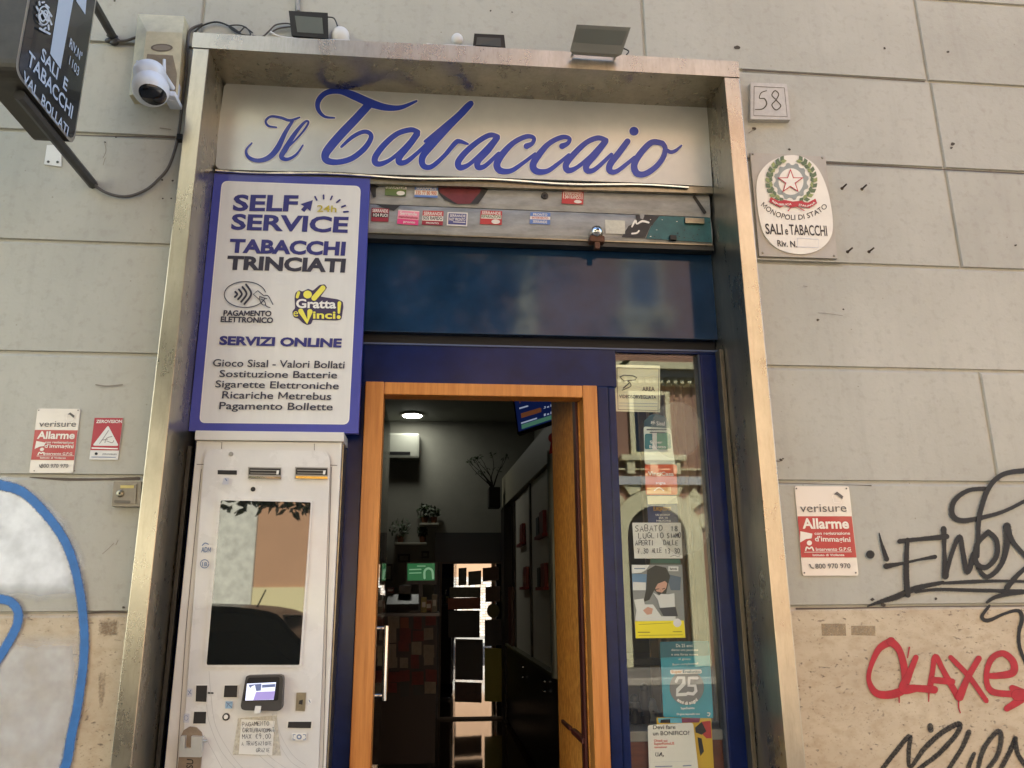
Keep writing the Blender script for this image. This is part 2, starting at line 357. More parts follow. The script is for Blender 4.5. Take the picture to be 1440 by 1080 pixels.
class Ink(Geo):
    """flat print, paint or film on a plane of the scene; outlines are given in photograph pixels and stand on that plane"""
    def __init__(s, mp, off=.0015, step=.0001):
        super().__init__(); s.mp = mp; s.o = off; s.st = step; s.zx, s.zy, s.zs = 0, 0, 1
    def z(s, ox, oy, sc): s.zx, s.zy, s.zs = ox, oy, sc; return s
    def build(s, name, parent=None, split=True, **k):
        # far-apart pieces of one print become parts of their own
        if parent is None or not split: return super().build(name, parent, **k)
        n = len(s.v); up = list(range(n))
        def root(i):
            while up[i] != i: up[i] = up[up[i]]; i = up[i]
            return i
        for f in s.f:
            for i in f[1:]: up[root(i)] = root(f[0])
        isl = {}
        for i in range(n): isl.setdefault(root(i), []).append(i)
        B = [(min(s.v[i][a] for i in ix) for a in range(3)) for ix in isl.values()]
        ks = list(isl); bx = []
        for k_ in ks:
            ix = isl[k_]; bx.append(([min(s.v[i][a] for i in ix) for a in range(3)], [max(s.v[i][a] for i in ix) for a in range(3)]))
        m_ = len(ks); g2 = list(range(m_))
        def r2(i):
            while g2[i] != i: i = g2[i]
            return i
        if m_ > 400: return super().build(name, parent, **k)
        sz = [max(b[1][a]-b[0][a] for a in range(3)) for b in bx]
        for i in range(m_):
            for j in range(i+1, m_):
                d = sqrt(sum(max(0, bx[i][0][a]-bx[j][1][a], bx[j][0][a]-bx[i][1][a])**2 for a in range(3)))
                if d < .5*max(sz[i], sz[j]): g2[r2(i)] = r2(j)
        grp = {k_: r2(i) for i, k_ in enumerate(ks)}; first = None
        for r in sorted(set(grp.values())):
            q = Geo(); q.mats = s.mats; mp = {}
            for i in range(n):
                if grp[root(i)] == r: mp[i] = len(q.v); q.v.append(s.v[i]); q.fd.append(s.fd[i])
            for f, mi, sm in zip(s.f, s.mi, s.sm):
                if f[0] in mp: q.f.append([mp[i] for i in f]); q.mi.append(mi); q.sm.append(sm)
            o = q.build(name, parent, **k); first = first or o
        return first
    def P(s, p, o): return s.mp(s.zx+p[0]/s.zs, s.zy+p[1]/s.zs, o)
    def lay(s, i, o=.001, d=.0004): s.o = o+d*(i % 4)
    def px(s, p): return Vector((s.zx+p[0]/s.zs, s.zy+p[1]/s.zs))
    def poly(s, pts, m, fade=None):
        pts = [Vector((p[0], p[1])) for p in pts]; s.o += s.st
        s.add([s.P(p, s.o) for p in pts], tri([Vector((p.x, p.y, 0)) for p in pts]), m, fade=fade)
    def softpoly(s, pts, rim, m, inner=1.0):                  # filled area whose paint thins out towards its rim
        P = [Vector((p[0], p[1])) for p in pts]; n = len(P); c = sum(P, Vector((0, 0)))/n
        s.o += s.st; rings = [(1.0, 0.0), (1-rim*.5, .5*inner), (1-rim, inner)]
        vs = []; fd = []
        for q, a in rings:
            for p in P: vs.append(s.P(c+(p-c)*q, s.o)); fd.append(a)
        vs.append(s.P(c, s.o)); fd.append(inner)
        fs = [[r*n+i, r*n+(i+1) % n, (r+1)*n+(i+1) % n, (r+1)*n+i] for r in range(2) for i in range(n)]
        fs += [[2*n+i, 2*n+(i+1) % n, 3*n] for i in range(n)]
        s.add(vs, fs, m, fade=fd)
    def rect(s, x0, y0, x1, y1, m): s.poly([(x0, y0), (x1, y0), (x1, y1), (x0, y1)], m)
    def stroke(s, pts, w, m, smooth=True, k=7, closed=False, soft=0, ramp=None, cap=True, fade=1.0):
        P = spline([(p[0], p[1]) for p in pts], k, closed) if smooth and len(pts) > 2 else [Vector((p[0], p[1])) for p in pts]
        if closed: P.append(P[0])
        n = len(P); W = lerp_list(w, n); s.o += s.st
        rp = s.st*1.0 if ramp is None else ramp
        rails = [(-1-soft, 0), (-1+soft*.4, fade), (1-soft*.4, fade), (1+soft, 0)] if soft else [(-1, fade), (1, fade)]
        vs = []; fd = []; nr = len(rails)
        for i, p in enumerate(P):
            t = P[min(i+1, n-1)]-P[max(i-1, 0)]
            if closed and i in (0, n-1): t = P[1]-P[n-2]
            if t.length < 1e-6: t = Vector((1, 0))
            t.normalize(); nn = Vector((-t.y, t.x))
            for r, a in rails:
                vs.append(s.P(p+nn*(r*W[i]/2), s.o+rp*i/n)); fd.append(a)
        fs = [[i*nr+j, i*nr+j+1, (i+1)*nr+j+1, (i+1)*nr+j] for i in range(n-1) for j in range(nr-1)]
        s.add(vs, fs, m, fade=fd)
        if cap and not closed:
            for i, d in ((0, -1), (n-1, 1)):
                q = P[i]; t = (P[1]-P[0]) if i == 0 else (P[n-1]-P[n-2])
                if t.length < 1e-6: continue
                t.normalize(); t *= d; nn = Vector((-t.y, t.x)); rad = W[i]/2
                oo = s.o+rp*i/n
                if soft:
                    cvs = [s.P(q, oo)]; cf = [fade]
                    for ring, a in ((1-soft*.4, fade), (1+soft, 0)):
                        for j in range(9):
                            an = -pi/2+pi*j/8; cvs.append(s.P(q+(t*cos(an)+nn*sin(an))*rad*ring, oo)); cf.append(a)
                    fs2 = [[0, 1+j, 2+j] for j in range(8)]+[[1+j, 10+j, 11+j, 2+j] for j in range(8)]
                    s.add(cvs, fs2, m, fade=cf)
                else:
                    s.add([s.P(q+(t*cos(-pi/2+pi*j/8)+nn*sin(-pi/2+pi*j/8))*rad, oo) for j in range(9)], [list(range(9))], m, fade=[fade]*9)
        s.o += rp
    def text(s, t, a, b, h, m, bold=0, path=None, shear=0, upright=True):
        v, f = text_mesh(t, bold)
        if not v: return
        x0 = min(p[0] for p in v); x1 = max(p[0] for p in v); s.o += s.st
        if path:
            PP = spline(path, 10); L = [0]
            for i in range(1, len(PP)): L.append(L[-1]+(PP[i]-PP[i-1]).length)
        else:
            A, B = Vector(a), Vector(b); d = B-A
            if upright and s.mp.__name__ == 'wallmap':
                q = s.px(A); w0 = s.mp(q.x, q.y, s.o); up = PR(w0+Vector((0, 0, .1)))-q; up.normalize()
            else: up = Vector((d.y, -d.x)).normalized()
        vs = []
        for x, y in v:
            u = (x-x0)/(x1-x0)+shear*y/(x1-x0)
            yy = y/CAPH*h
            if path:
                q = u*L[-1]; i = 0
                while i < len(L)-2 and L[i+1] < q: i += 1
                tt = (PP[i+1]-PP[i]); e = (q-L[i])/max(1e-6, tt.length); p = PP[i]+tt*e; tt = tt.normalized()
                p = p+Vector((tt.y, -tt.x))*yy
            else: p = A+d*u+up*yy
            vs.append(s.P(p, s.o))
        s.add(vs, f, m)
    def hand(s, t, a, b, h, m, w=1.0, jit=.06):               # handwriting with a single pen stroke per letter
        A, B = Vector(a), Vector(b); d = B-A; n = len(t); adv = d/max(1, n-.25)
        up = Vector((d.y, -d.x)).normalized()*h
        for i, ch in enumerate(t):
            if ch == ' ' or ch not in GL: continue
            o = A+adv*i+Vector((random.uniform(-1, 1), random.uniform(-1, 1)))*jit*h
            sc = random.uniform(.9, 1.08)
            for st in GL[ch]:
                pts = [tuple(map(float, q.split(','))) for q in st.split()]
                pp = [o+adv*.72*(x+random.uniform(-jit, jit)*.6)+up*sc*(y+random.uniform(-jit, jit)*.6) for x, y in pts]
                s.stroke(pp, w, m, smooth=len(pts) > 4, k=4, ramp=0, cap=False)
def on(Y):
    def wallmap(px, py, o): return U(px, py, Y-o)
    return wallmap
def onX(X):
    def sidemap(px, py, o): return UX(px, py, X+o)
    return sidemap
def plate(g, pts, Y, th, m, r=0, side=None, z=(0, 0, 1)):    # a real plate of thickness th whose front outline is given in pixels
    pp = [(z[0]+p[0]/z[2], z[1]+p[1]/z[2]) for p in pts]
    if r: pp = rpoly(pp, r if hasattr(r, '__len__') else r/z[2])
    g.prism([U(p[0], p[1], Y) for p in pp], Vector((0, th, 0)), m, side)
    return pp

# ================================================================== SETTING: ground, street, building
ASPH = M('asphalt', '#4b4a48', .85, var=.25, vs=3, bump=.3, bs=60)
g = Geo(); g.add([(-60, -60, -.26), (60, -60, -.26), (60, 40, -.26), (-60, 40, -.26)], [[0, 1, 2, 3]], ASPH); g.build('ground', kind='structure')
PAVE = M('basalt paving', '#7c766c', .75, var=.2, vs=5, bump=.3, bs=30)
KERB = M('travertine kerb', '#b5aa98', .7, var=.15, vs=9)
g = Geo(); g.add([(-40, -3.72, -.116), (40, -3.72, -.116), (40, .3, -.116), (-40, .3, -.116)], [[0, 1, 2, 3]], PAVE); g.build('pavement', kind='structure')
g = Geo(); g.box(-40, 40, -3.95, -3.72, -.25, -.112, KERB, .02); g.build('kerb', kind='structure')
g = Geo(); g.add([(-40, -16, -.116), (40, -16, -.116), (40, -13.6, -.116), (-40, -13.6, -.116)], [[0, 1, 2, 3]], PAVE); g.box(-40, 40, -13.6, -13.4, -.25, -.112, KERB, .02); g.build('far_pavement', kind='structure')
g = Geo(); g.add([(-40, -13.4, -.252), (40, -13.4, -.252), (40, -3.95, -.252), (-40, -3.95, -.252)], [[0, 1, 2, 3]], ASPH); g.build('road', kind='structure')

BX0, BX1 = -1.076, 1.384        # portal outer edges
shop = thing('shop_building', (0, 0, 0), 'grey beige plastered street building with travertine base, around the shop entrance', 'building')
g = Geo()
def block(x0, x1, z0, z1, m=PLASTER, y=0.0, gap=.008, dep=.0108, ch=.006):
    a = [(x0+gap/2, z0+gap/2), (x1-gap/2, z0+gap/2), (x1-gap/2, z1-gap/2), (x0+gap/2, z1-gap/2)]
    b = [(a[0][0]+ch, a[0][1]+.002), (a[1][0]-ch, a[1][1]+.002), (a[2][0]-ch, a[2][1]-.013), (a[3][0]+ch, a[3][1]-.013)]
    g.add([(p[0], y+dep, p[1]) for p in a]+[(p[0], y, p[1]) for p in b], [[4, 5, 6, 7], [0, 1, 5, 4], [1, 2, 6, 5], [2, 3, 7, 6], [3, 0, 4, 7]], m)
zl = [1.551, 2.051, 2.536, 3.011, 3.514, 3.969]; zr = [1.548, 2.047, 2.543, 3.033, 3.544, 4.024]
for i in range(5):
    xs = [-9, -6.2, -3.4, BX0] if i % 2 else [-9, -7.6, -4.8, -2.2 if i == 2 else BX0] + ([BX0] if i == 2 else [])
    if i == 2: xs = [-9, -7.6, -4.8, BX0]
    for a, b in zip(xs, xs[1:]): block(a, b, zl[i], zl[i+1])
    xs = [BX1, 5.2, 8] if i in (0, 2) else [BX1, 2.39, 5.2, 8]
    for a, b in zip(xs, xs[1:]): block(a, b, zr[i], zr[i+1])
z = 4.024; i = 0
for a, b in zip([-9, -3.4, BX0], [-3.4, BX0, 0]):
    if b <= BX0: block(a, b, 3.969, 4.51)
xs = [BX0, -.661, .963, 2.38, 5.2, 8]
for a, b in zip(xs, xs[1:]): block(a, b, 4.024, 4.51)
g.box(BX0, BX1, .001, .011, 3.93, 4.022, PLASTER)
z = 4.51
while z < 13.5:
    off = (i % 2)*1.3; i += 1; x = -9.0
    while x < 8: x2 = min(8, x+2.8+off*(x == -9)); block(x, x2, z, z+.49); x = x2
    z += .49
g.box(-9, BX0, .011, .3, -.2, 13.9, PLASTER); g.box(BX1, 8, .011, .3, -.2, 13.9, PLASTER); g.box(BX0, BX1, .011, .3, 3.92, 13.9, PLASTER)
g.build('wall', shop)
g = Geo()
block(-9, -5, -.12, 1.551, TRAV, -.004); block(-5, BX0, -.12, 1.551, TRAV, -.004); g.build('travertine_base', shop); g = Geo(); block(BX1, 4.4, -.12, 1.548, TRAV, -.004); block(4.4, 8, -.12, 1.548, TRAV, -.004)
g.build('travertine_base', shop)
# interior shell of the shop
INW = M('interior wall paint', '#7d7c72', .8, var=.08, vs=3)
INC = M('interior ceiling paint', '#8f9088', .85)
FLOOR = M('polished brown floor tile', '#33261a', .06, var=.3, vs=5, coat=.3)
YB, XL, XRW, ZC = 8.4, -2.6, 1.5, 4.12
g = Geo(); g.box(XL, XRW, YB, YB+.2, -.1, ZC, INW); g.box(XL-.2, XL, .3, YB+.2, -.1, ZC, INW); g.box(XRW, XRW+.2, .3, YB+.2, -.1, ZC, INW); g.build('interior_wall', shop)
g = Geo(); g.box(XL-.2, XRW+.2, .3, YB+.2, ZC, ZC+.2, INC); g.build('ceiling', shop)
g = Geo(); g.box(XL-.2, XRW+.2, .0, YB+.2, -.2, 0, FLOOR); g.build('shop_floor', kind='structure')
g = Geo(); g.box(-9.2, 8.2, -.35, 9, 13.9, 14.2, PLASTER); g.build('sun_block_roof', shop)  # unseen roof over the building, added to keep the sun out of the shop
# small drill holes, chips and stains in the plaster
I = Ink(on(0), .0012); DH = M('chipped plaster hole', '#4a4238', .9)
for px, py, r in [(161, 1, 2.2), (1037, 67, 4), (1035, 67, 3), (1060, 181, 3.2), (1110, 210, 2), (1244, 68, 2.2), (1333, 73, 2.2), (1340, 202, 3.2), (1338, 208, 2), (1428, 345, 2.2), (1150, 450, 2), (148, 200, 1.6), (163, 193, 1.3), (228, 253, 1.6), (243, 254, 1.8), (229, 279, 1.5), (241, 279, 1.6), (1186, 435, 1.4), (1098, 647, 2.6), (1101, 645, 1.5), (1227, 843, 3), (1316, 842, 2.2), (174, 854, 2.6), (1242, 851, 4), (1060, 117, 1.4), (690, 15, 1.5), (720, 17, 1.2)]:
    I.poly([(px+r*random.uniform(.6, 1.2)*cos(a)*1.1, py+r*random.uniform(.5, 1.0)*sin(a)) for a in [k*pi/4 for k in range(8)]], DH)
CRK = M('hairline crack', '#857c6e', .9)
for pts, wd in [([(1150, 440), (1165, 441), (1185, 444)], .8), ([(135, 541), (150, 543), (172, 541)], 2.2), ([(147, 200), (149, 212), (145, 222)], 1), ([(1090, 648), (1096, 649)], 2.4), ([(145, 232), (148, 222)], .9), ([(160, 764), (152, 772), (144, 779)], .9), ([(166, 760), (163, 766)], 1.2), ([(225, 180), (240, 182)], 1.6), ([(1130, 402), (1135, 403)], 1.2), ([(1053, 187), (1060, 182)], 1.2)]:
    I.stroke(pts, wd*.8, CRK)
I.build('plaster_damage', shop)
# broken mortar along the joints
I = Ink(on(0), .0014); DM = M('dirty joint mortar', '#5a5045', .9)
for pts, wd in [([(42, 671), (90, 674), (150, 674), (195, 673)], [1, 4, 3, 5]), ([(100, 190), (180, 192), (245, 193)], [1, 2, 2.5]), ([(1095, 679), (1200, 682), (1225, 683)], [.8, .6, 1.6]), ([(1060, 224), (1058, 226)], 3.5), ([(1045, 98), (1150, 105), (1300, 115)], [2.5, 1.2, 1.6]), ([(1162, 229), (1300, 237), (1440, 244)], [2.5, 1.5, 2]), ([(1120, 856), (1200, 855), (1300, 853), (1440, 852)], [2.6, 2, 1.2, 1.6]), ([(120, 863), (150, 860), (178, 861)], [1, 3, 2])]:
    I.stroke(pts, wd, DM)
I.build('joint_mortar', shop)
# patches of bare / scarred travertine
I = Ink(on(-.004), .001); SC1 = M('scarred stone', '#8f7a60', .85, var=.3, vs=60, fade=120); SC2 = M('tape residue', '#9a8668', .8, var=.25, vs=90, fade=150)
I.poly([(1155, 877), (1189, 877), (1190, 894), (1156, 894)], SC2, fade=[.56]*4); I.poly([(1197, 880), (1231, 880), (1231, 894), (1197, 893)], SC2, fade=[.56]*4)
I.softpoly([(135, 868), (172, 865), (171, 897), (150, 899), (133, 895)], .5, SC1, .52)
I.softpoly([(135, 930), (152, 925), (150, 985), (143, 1015), (136, 1010)], .6, SC1, .42)
I.build('worn_patch', shop)

# ------------------------------------------------------------------ graffiti, painted on the wall
I = Ink(on(-.004), .003); SIL = M('silver white spray paint', '#cfd0d0', .38, metal=.1, var=.14, vs=9, fade=9, famp=.55)
I.softpoly([(-200, 861), (-185, 770), (-130, 690), (-60, 650), (10, 658), (64, 684), (118, 735), (140, 800), (142, 861)], .36, SIL, .73); I.softpoly([(-200, 864), (140, 864), (143, 960), (134, 1040), (116, 1110), (40, 1180), (-70, 1170), (-140, 1110), (-190, 1000)], .3, SIL, .49)
I.build('sprayed_silver_fill', shop, split=False, label='silver white sprayed graffiti fill inside the blue ring')
I = Ink(on(-.004), .0055); BLU = M('blue spray paint', '#2f6aa6', .5, var=.14, vs=30, fade=110, famp=.8)
I.stroke([(-40, 676), (0, 682), (33, 693), (67, 726), (93, 765), (109, 815), (117, 870), (118, 920), (111, 980), (101, 1030), (86, 1090)], [17, 17, 18, 17, 16, 17, 16], BLU, soft=1.0, ramp=.0003, fade=.34, cap=False); I.lay(3, .0062)
I.stroke([(-40, 676), (0, 682), (33, 693), (67, 726), (93, 765), (109, 815), (117, 870), (118, 920), (111, 980), (101, 1030), (86, 1090), (30, 1150), (-50, 1140), (-110, 1080), (-145, 990), (-155, 900), (-150, 820), (-130, 745), (-95, 695), (-50, 676)], [13, 12, 11, 11, 12, 11, 10.5, 10, 10], BLU, soft=.6, ramp=.001, fade=.86)
I.stroke([(-70, 905), (-55, 860), (-25, 843), (4, 843), (17, 848), (25, 860), (24, 878), (14, 899), (0, 922), (-14, 938), (-45, 945), (-68, 915)], 11.5, BLU, soft=.6, ramp=.001, fade=.86)
I.build('blue_graffiti', shop, split=False, label='blue sprayed graffiti ring on the lower wall')
I = Ink(on(-.004), .002); I.z(1080, 660, 4); GB = M('black graffiti paint', '#0e0d0c', .5, var=.1, vs=40, fade=130, famp=.7); KW = dict(soft=.3, ramp=.0005, fade=1.0)
NS = [0]
def sK(pts, w, **k): NS[0] += 1; ww = w if hasattr(w, '__len__') else [w, w]; I.lay(NS[0], .0008, .0002); I.stroke(pts, [q*1.7 for q in ww], GB, soft=.7, ramp=.0002, fade=.3, cap=False); I.lay(NS[0], .002, .0007); I.stroke(pts, w, GB, **{**KW, **k})
sK([(740, 405), (850, 393), (1005, 378)], [24, 20, 28]); sK([(785, 395), (779, 500), (779, 620), (788, 708)], [20, 26, 30, 26]); sK([(665, 545), (760, 528), (850, 508), (940, 492)], [30, 14, 12, 22])
sK([(560, 770), (640, 742), (720, 718), (830, 670), (985, 636)], [8, 22, 34, 30, 18], fade=.75); sK([(830, 690), (950, 676), (1150, 680), (1520, 688)], [12, 16, 18, 20]); sK([(985, 640), (1150, 632), (1300, 628), (1520, 632)], [14, 20, 14, 14])
sK([(575, 478), (577, 480)], 42); sK([(625, 358), (640, 420), (668, 505)], [5, 14, 26])
sK([(988, 335), (993, 460), (998, 600)], [30, 18, 36]); sK([(1000, 600), (1035, 470), (1078, 378), (1098, 470), (1122, 580), (1158, 478)], [22, 22, 24, 24, 26, 30])
sK([(1240, 352), (1178, 420), (1170, 520), (1225, 552), (1285, 490), (1285, 400), (1240, 352)], 26)
sK([(1180, 555), (1235, 605), (1310, 540), (1345, 420), (1345, 320)], [18, 24, 24, 34, 40]); sK([(1345, 330), (1380, 410), (1460, 500)], [36, 24, 22]); sK([(1460, 545), (1400, 600), (1345, 665)], [20, 24, 30])
sK([(1178, 490), (1182, 380), (1192, 250), (1245, 100), (1330, 25), (1470, 5)], [22, 22, 26, 26, 24, 26]); sK([(1245, 108), (1130, 118), (1050, 175), (1036, 250), (1085, 288), (1200, 272), (1330, 235), (1470, 165)], [20, 22, 26, 28, 26, 22, 18, 18])
sK([(1232, 748), (1300, 712), (1470, 690)], [14, 22, 14]); sK([(1245, 768), (1204, 828), (1240, 850), (1330, 812), (1405, 795), (1430, 835), (1412, 920), (1416, 1000), (1450, 1090)], [14, 18, 20, 14, 18, 22, 18, 18, 16])
I.build('black_graffiti', shop, split=False, label='black graffiti tag in looping letters beside the entrance')
I = Ink(on(-.004), .002); I.z(1080, 830, 4); KW['fade'] = .64
sK([(912, 762), (916, 785)], [30, 34])
sK([(640, 1010), (705, 925), (795, 822), (792, 900), (800, 995), (880, 890), (980, 800), (1075, 752), (1060, 810), (960, 920), (850, 1005), (800, 1060)], [26, 26, 28, 24, 20, 30, 30, 30, 28, 28, 24, 22])
sK([(1130, 798), (1090, 890), (1020, 1000), (990, 1060)], [30, 26, 24, 24]); sK([(1160, 920), (1130, 990), (1120, 1060)], [22, 26, 24]); sK([(1180, 1010), (1215, 890), (1290, 795), (1312, 830), (1290, 930), (1225, 1020)], [24, 28, 26, 28, 28, 26]); sK([(1392, 835), (1350, 930), (1300, 1020)], [30, 28, 26]); sK([(1388, 840), (1410, 930), (1470, 1010)], [28, 26, 26])
I.build('black_graffiti', shop, split=False, label='patchy black graffiti tag low on the travertine base')
I = Ink(on(-.004), .003); I.z(1080, 830, 4); RP = M('red graffiti paint', '#a51b29', .45, var=.2, vs=22, fade=130, famp=.8)
def rK(pts, w, **k): NS[0] += 1; I.lay(NS[0], .003, .0007); I.stroke(pts, w, RP, **{**dict(soft=.18, ramp=.0005, fade=.92), **k})
rK([(692, 288), (625, 330), (578, 430), (568, 510), (612, 580), (700, 585), (765, 550), (768, 450), (740, 340), (692, 288)], [46, 36, 26, 26, 40, 46, 44, 40, 36, 46])
rK([(832, 378), (795, 470), (765, 552), (840, 552), (935, 560)], [30, 36, 60, 38, 42]); rK([(910, 555), (925, 460), (942, 372), (985, 450), (1068, 600)], [36, 28, 30, 30, 36]); rK([(930, 505), (1035, 515)], 36)
rK([(1028, 378), (1130, 485), (1228, 622)], [26, 30, 26]); rK([(1185, 385), (1125, 490), (1078, 600)], [34, 34, 46]); rK([(1240, 482), (1300, 480), (1378, 462), (1378, 400), (1320, 355), (1255, 390), (1228, 490), (1262, 570), (1400, 585)], [30, 36, 44, 38, 34, 34, 28, 36, 36])
rK([(1375, 550), (1440, 595), (1345, 665)], [34, 48, 34]); rK([(1400, 590), (1470, 585)], 60)
for p in ([(737, 590), (738, 632)], [(905, 580), (904, 625)], [(1072, 620), (1073, 660), (1082, 690)], [(795, 322), (785, 380)], [(1234, 610), (1236, 632)]): rK(p, [9, 6])
I.build('red_graffiti', shop, split=False, label='red painted graffiti word on the travertine base')

# ------------------------------------------------------------------ steel portal surround
PF, PX0, PX1, PZ0, PZ1 = -.075, -1.007, 1.3115, 3.91, 3.99
por = thing('portal_surround', (.15, 0, -.1), 'brushed steel box surround framing the whole shop entrance', 'door surround')
g = Geo(); g.box(BX0, PX0, PF, .30, -.11, PZ0-.002, STEEL, .003); g.build('jamb', por)
g = Geo(); g.box(PX1, BX1, PF, .30, -.11, PZ0+.008, STEEL, .003); g.build('jamb', por)
g = Geo()
a = [(BX0-.004, PZ0), (PX0+.3, PZ0-.001), (.15, PZ0+.003), (.8, PZ0+.006), (BX1+.002, PZ0+.01)]; b = [(BX0-.004, PZ1-.004), (PX0+.3, PZ1-.003), (.15, PZ1+.012), (.8, PZ1+.013), (BX1+.002, PZ1+.015)]
n = len(a); vs = [(p[0], PF-.003, p[1]) for p in a]+[(p[0], PF-.003, p[1]) for p in b]+[(p[0], .2, p[1]) for p in a]+[(p[0], .012, p[1]) for p in b]
fs = [[i, i+1, n+i+1, n+i] for i in range(n-1)]+[[2*n+i, 2*n+i+1, i+1, i] for i in range(n-1)]+[[n+i, n+i+1, 3*n+i+1, 3*n+i] for i in range(n-1)]+[[0, n, 3*n, 2*n], [n-1, 2*n-1, 4*n-1, 3*n-1][::-1]]
g.add(vs, fs, STEEL); g.build('lintel', por)

# ------------------------------------------------------------------ shop sign
SIGNM = ramp_mat('satin steel sign sheet', lambda m, n, l, b, o: (b.inputs['Metallic'].__setattr__('default_value', .4), b.inputs['Roughness'].__setattr__('default_value', .34), l.new(_mix(n, l, _rng(n, l, _noise(n, l, n.new('ShaderNodeTexCoord'), 2.5).outputs[0], .3, .7, 0, 1), lin('#aeb0ab'), lin('#c6c7c0')), b.inputs['Base Color'])))
sg = thing('shop_sign', U(650, 250, .17), 'long satin metal fascia sign with blue script lettering over the entrance', 'sign')
g = Geo(); SY = .165
top = [(322, 112), (335, 113), (460, 118), (640, 125), (760, 127), (850, 129), (930, 138), (990, 144), (994, 146)]; bot = [(1002, 262), (900, 257), (700, 250), (500, 244), (308, 238), (303, 232), (308, 170), (315, 122)]
plate(g, top+bot, SY, .012, SIGNM); g.build('panel', sg)
g = Geo()
tr_ = [U(303+i*17.5, 239.5+i*.625+1.5*sin(i*.5), SY-.006) for i in range(39)]
g.tube(tr_, .0075, CHROME, 8); g.build('trim_strip', sg)
g = Geo(); plate(g, [(302, 243), (1003, 263), (1003, 272), (302, 252)], SY+.003, .02, BRASS); g.build('bottom_rail', sg)
I = Ink(on(SY), .001); SB = M('blue sign vinyl', '#243a98', .4, coat=.2); SE = M('pale vinyl edge', '#d8d6d0', .5)
z2, z3 = (260, 0, 4), (600, 0, 4)
LET = [(z2, [(515, 716), (470, 708), (455, 680), (485, 655), (540, 662), (590, 677), (645, 660)], [9, 13, 14, 14, 16, 16, 10]),
 (z2, [(605, 682), (565, 745), (520, 835), (470, 887), (410, 903), (358, 884), (345, 845), (377, 804)], [16, 24, 34, 30, 24, 20, 14, 8]),
 (z2, [(558, 850), (615, 795), (668, 735), (695, 690), (675, 686), (620, 750), (570, 830), (543, 880), (575, 896), (625, 870), (664, 816)], [8, 10, 12, 12, 14, 24, 32, 28, 20, 14, 8]),
 (z2, [(842, 663), (785, 655), (750, 615), (752, 565), (795, 522), (870, 512), (950, 538), (1040, 578), (1130, 604), (1215, 604), (1303, 568)], [9, 16, 24, 30, 30, 34, 46, 48, 38, 26, 12]),
 (z2, [(1032, 592), (962, 668), (885, 748), (818, 825), (790, 870), (800, 903), (860, 912), (940, 890), (1010, 835), (1046, 778), (1038, 748), (1000, 742), (940, 772), (880, 826)], [46, 48, 50, 50, 46, 38, 32, 32, 32, 28, 24, 24, 22, 14]),
 (z2, [(1312, 742), (1270, 730), (1195, 752), (1125, 810), (1075, 875), (1070, 912), (1100, 922), (1160, 895), (1230, 835), (1300, 760)], [26, 30, 30, 34, 36, 36, 30, 22, 22, 26]),
 (z2, [(1305, 755), (1262, 815), (1210, 880), (1205, 912), (1245, 910), (1310, 858), (1375, 795), (1450, 715)], [38, 36, 36, 34, 28, 22, 20, 18]),
 (z3, [(-10, 795), (80, 720), (170, 645), (228, 590), (250, 582), (205, 628), (120, 715), (30, 815), (-22, 880), (-20, 930), (25, 938), (95, 880), (160, 805), (185, 795), (232, 810)], [16, 16, 18, 22, 30, 40, 40, 40, 38, 34, 28, 24, 28, 26, 12]),
 (z3, [(400, 768), (355, 760), (290, 795), (220, 855), (178, 910), (188, 942), (238, 925), (310, 860), (385, 782)], [26, 30, 30, 34, 36, 36, 24, 22, 24]),
 (z3, [(395, 775), (345, 845), (290, 905), (290, 940), (330, 932), (405, 862)], [36, 36, 36, 34, 26, 20]),
 (z3, [(562, 822), (595, 805), (602, 775), (560, 768), (490, 802), (425, 868), (395, 925), (415, 960), (475, 960), (545, 915), (610, 865)], [34, 24, 22, 28, 30, 38, 40, 38, 28, 22, 18]),
 (z3, [(762, 822), (795, 805), (802, 778), (760, 772), (690, 806), (630, 872), (598, 928), (618, 963), (678, 962), (740, 920), (800, 870)], [34, 24, 22, 28, 30, 38, 40, 38, 28, 22, 18]),
 (z3, [(1010, 788), (962, 776), (898, 802), (830, 865), (784, 925), (796, 958), (845, 942), (920, 880), (995, 800)], [26, 30, 30, 34, 36, 36, 24, 22, 24]),
 (z3, [(1005, 795), (950, 868), (900, 928), (905, 960), (950, 950), (1040, 868)], [36, 36, 36, 34, 26, 20]),
 (z3, [(1130, 795), (1080, 862), (1032, 925), (1032, 962), (1075, 960), (1170, 885)], [34, 36, 38, 34, 26, 20]),
 (z3, [(1325, 805), (1265, 802), (1205, 860), (1168, 925), (1180, 972), (1222, 980), (1282, 945), (1328, 890), (1342, 835), (1325, 805)], [30, 34, 36, 38, 38, 34, 32, 30, 28, 30]),
 (z3, [(1340, 838), (1372, 855), (1402, 846), (1434, 818)], [22, 22, 20, 9])]
for k, (zz, p, wd) in enumerate(LET): I.z(*zz); I.lay(k, .0008, .0002); I.stroke(p, [q+9 for q in wd], SE, ramp=0.0001)
I.z(*z3); I.poly(oval(1166, 738, 31, 30), SE)
for k, (zz, p, wd) in enumerate(LET): I.z(*zz); I.lay(k, .002, .0004); I.stroke(p, wd, SB, k=9, ramp=.0003)
I.z(*z3); I.poly(oval(1166, 738, 26, 25), SB)
I.build('script_lettering', sg)

